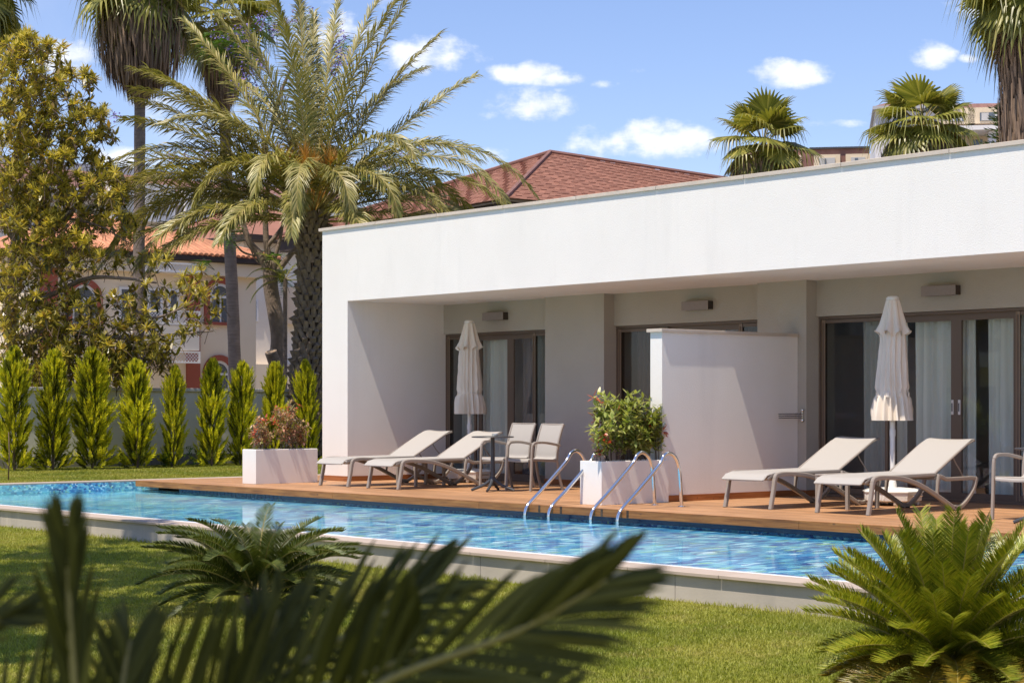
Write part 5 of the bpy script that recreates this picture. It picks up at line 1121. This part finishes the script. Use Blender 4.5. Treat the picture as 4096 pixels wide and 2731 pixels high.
blades('grass', (-34.2, -26.65, 10.6, 24), ZB, 1300, .035, .012, 26, 44, 2)

# ---- near palm, out of focus, leaning in from below
def pframe(q, pts, leaf, nl, w, a0, a1, v=.25, start=.05, rw=.004, both=(1, 1), lmin=.5, seed=0, out=.15):
    rnd = random.Random(seed); P = smoothpath(pts, 8); n = len(P)-1; VN = Vector((VX, VY, 0)); q.tube(P, [rw*(1-.7*i/n) for i in range(n+1)], 6, mi=1)
    for k in range(nl):
        s = start+(1-start)*(k+.5*rnd.random())/nl; x = s*n; i = min(int(x), n-1); p = P[i].lerp(P[i+1], x-i); t = (P[min(i+1,n)]-P[max(i-1,0)]).normalized(); sd = t.cross(VN).normalized(); a = math.radians(a0+(a1-a0)*s+rnd.uniform(-5,5))
        for j, sg in enumerate((1, -1)):
            if rnd.random() > both[j]: continue
            d = (t*math.cos(a)+sd*sg*math.sin(a)+VN*rnd.uniform(-out, out)*1.5).normalized(); L_ = leaf*(lmin+(1-lmin)*math.sin(PI*min(1, .25+.75*s)))*rnd.uniform(.85,1.1); nn = d.cross(VN).normalized(); fw = (nn*math.cos(v)+VN*math.sin(v))*w*.5
            m = p+d*L_*.45; e = p+d*L_*.8+Vector((0,0,-.02*L_)); tip = p+d*L_+Vector((0,0,-.06*L_)); q.add([p-fw*.5, p+fw*.5, m-fw, m+fw, m-VN*w*.15, e-fw*.75, e+fw*.75, tip], [(0,4,2),(0,1,4),(1,3,4),(2,4,5),(4,6,5),(4,3,6),(5,6,7)], 0)
def near_palm():
    t = thing('near_palm', 'blurred dark palm fronds close to the camera along the bottom left', 'palm'); b = at(420, 2350, 1.45); t.location = (b.x, b.y, ZL)
    O = Vector((b.x, b.y, ZL)); A = lambda x, y, d: at(x, y, d)-O; mats = [M['nearleaf'], M['rachis']]
    q = MB(); q.tube([(0,0,0),(0,0,.4),(0,0,b.z-ZL)], [.09,.08,.06], 10); q.build('trunk', M['boot'], t)
    fr = [(((520,1850,1.42),(700,1700,1.38),(890,1562,1.36),(1150,1465,1.34),(1290,1395,1.33),(1395,1330,1.32)), .105, 40, .0062, 34, 16, 5, (1,1)),
          (((-60,1750,1.5),(150,1690,1.5),(420,1640,1.47),(640,1600,1.45),(860,1540,1.42),(960,1490,1.4)), .115, 50, .0062, 66, 48, 8, (1,.9)),
          (((250,1900,1.6),(420,1720,1.6),(600,1590,1.6),(760,1480,1.62),(900,1400,1.64),(1000,1340,1.66)), .12, 40, .006, 42, 22, 9, (1,1)),
          (((200,1900,1.3),(178,1650,1.3),(165,1480,1.3),(158,1340,1.3),(155,1260,1.3)), .085, 24, .006, 12, 9, 3, (1,1)),
          (((-260,1640,1.35),(-150,1520,1.35),(-60,1440,1.36),(0,1420,1.36),(60,1400,1.37)), .05, 18, .0055, 30, 12, 4, (1,1)),
          (((300,1900,1.55),(460,1740,1.55),(560,1600,1.55),(600,1500,1.56),(640,1400,1.57)), .085, 26, .0055, 38, 18, 6, (1,1)),
          (((360,2000,1.4),(300,1800,1.4),(280,1650,1.4),(285,1550,1.41),(300,1470,1.42)), .075, 26, .006, 40, 20, 7, (1,1)),
          (((400,2000,1.5),(620,1850,1.5),(850,1720,1.5),(1080,1650,1.5),(1250,1620,1.52)), .11, 34, .006, 50, 28, 11, (1,1))]
    for (pts, leaf, nl, w, a0, a1, sd, both) in fr:
        q = MB(); pframe(q, [A(*p) for p in pts], leaf, nl, w, a0, a1, seed=sd, both=both, rw=.0045); q.build('frond', mats, t, smooth=0)
M['nearleaf'] = leafmat('near_palm_leaflet', [(.034,.036,.005), (.07,.068,.010), (.13,.12,.025)], .18, .55, .22, .15)
near_palm()

# ---- trees that stand outside the picture: they dapple the lawn and show in the glass doors
def shade_tree(loc, crown, rad, num, seed, lb, hang=.7, leaf=.17):
    random.seed(seed); t = thing('shade_tree', lb, 'tree', loc, group='shade trees beside the front lawn'); c = Vector(crown)-Vector(loc)
    MB().tube([(0,0,0), (c.x*.2, c.y*.2, c.z*.5), (c.x*.8, c.y*.8, c.z*.85), c], [.16,.13,.08,.04], 9).build('trunk', M['bark'], t, smooth=0); q = MB(); tw = MB()
    for k in range(10): d = Vector((random.gauss(0,1), random.gauss(0,1), random.gauss(.2,.5))).normalized()*rad*.8; tw.tube([c*.85, c+d*.5, c+d], [.05,.03,.01], 5)
    cc = [c+Vector((random.gauss(0,.5)*rad, random.gauss(0,.5)*rad, random.gauss(0,.3)*rad*hang)) for _ in range(14)]
    for k in range(num): p = random.choice(cc)+Vector((random.gauss(0,.17), random.gauss(0,.17), random.gauss(0,.13)))*rad; rosette(q, p, (random.gauss(0,1), random.gauss(0,1), 1), 6, leaf, leaf*.42, 0, 1.1)
    tw.build('branch', M['bark'], t, kind='stuff'); q.build('foliage', M['leaf'], t, kind='stuff')
shade_tree((-16.9, 4.0, ZL), (-14.8, 4.9, 6.0), 1.7, 620, 1, 'shade tree standing left of the picture beside the pool lawn')
shade_tree((-13.2, 1.4, ZL), (-11.4, 2.9, 5.8), 1.5, 520, 2, 'shade tree standing left of the camera at the lawn edge')
shade_tree((-18.6, 5.2, ZL), (-16.6, 6.0, 7.6), 1.7, 480, 3, 'taller shade tree outside the left edge beside the pool lawn')
shade_tree((-1.4, -3.4, ZL), (-.35, -1.0, 4.4), 1.15, 900, 4, 'shade tree standing just behind the camera')
shade_tree((-24, -4, ZL), (-24, -4, 4.2), 2.4, 600, 5, 'round tree across the lawn, mirrored in the glass doors', .9, .22)
shade_tree((-33, -8, ZL), (-33, -8, 4.5), 2.6, 600, 6, 'round tree near the opposite villa, mirrored in the glass doors', .9, .22)
t = thing('opposite_villa', 'white flat-roofed villa across the garden, seen only mirrored in the glass doors', 'house', (-40, -24, ZL))
MB().box(-16, 16, -8, 0, 0, 3.0).build('wall', M['stucco'], t); MB().box(-16.5, 16.5, -8, 1.6, 3.0, 3.5).build('roof_slab', M['stucco'], t); MB().box(-16, 16, -8, -2, 3.51, 6.2).build('upper_wall', M['stucco'], t); MB().box(-16.5, 16.5, -8, .2, 6.2, 6.7).build('upper_slab', M['stucco'], t)
for k in range(7): MB().box(-15+k*4.4, -12.4+k*4.4, .002, .03, .1, 2.3).build('window', M['winglass'], t); MB().box(-15+k*4.4, -12.4+k*4.4, -1.998, -1.97, 3.7, 5.8).build('window', M['winglass'], t)
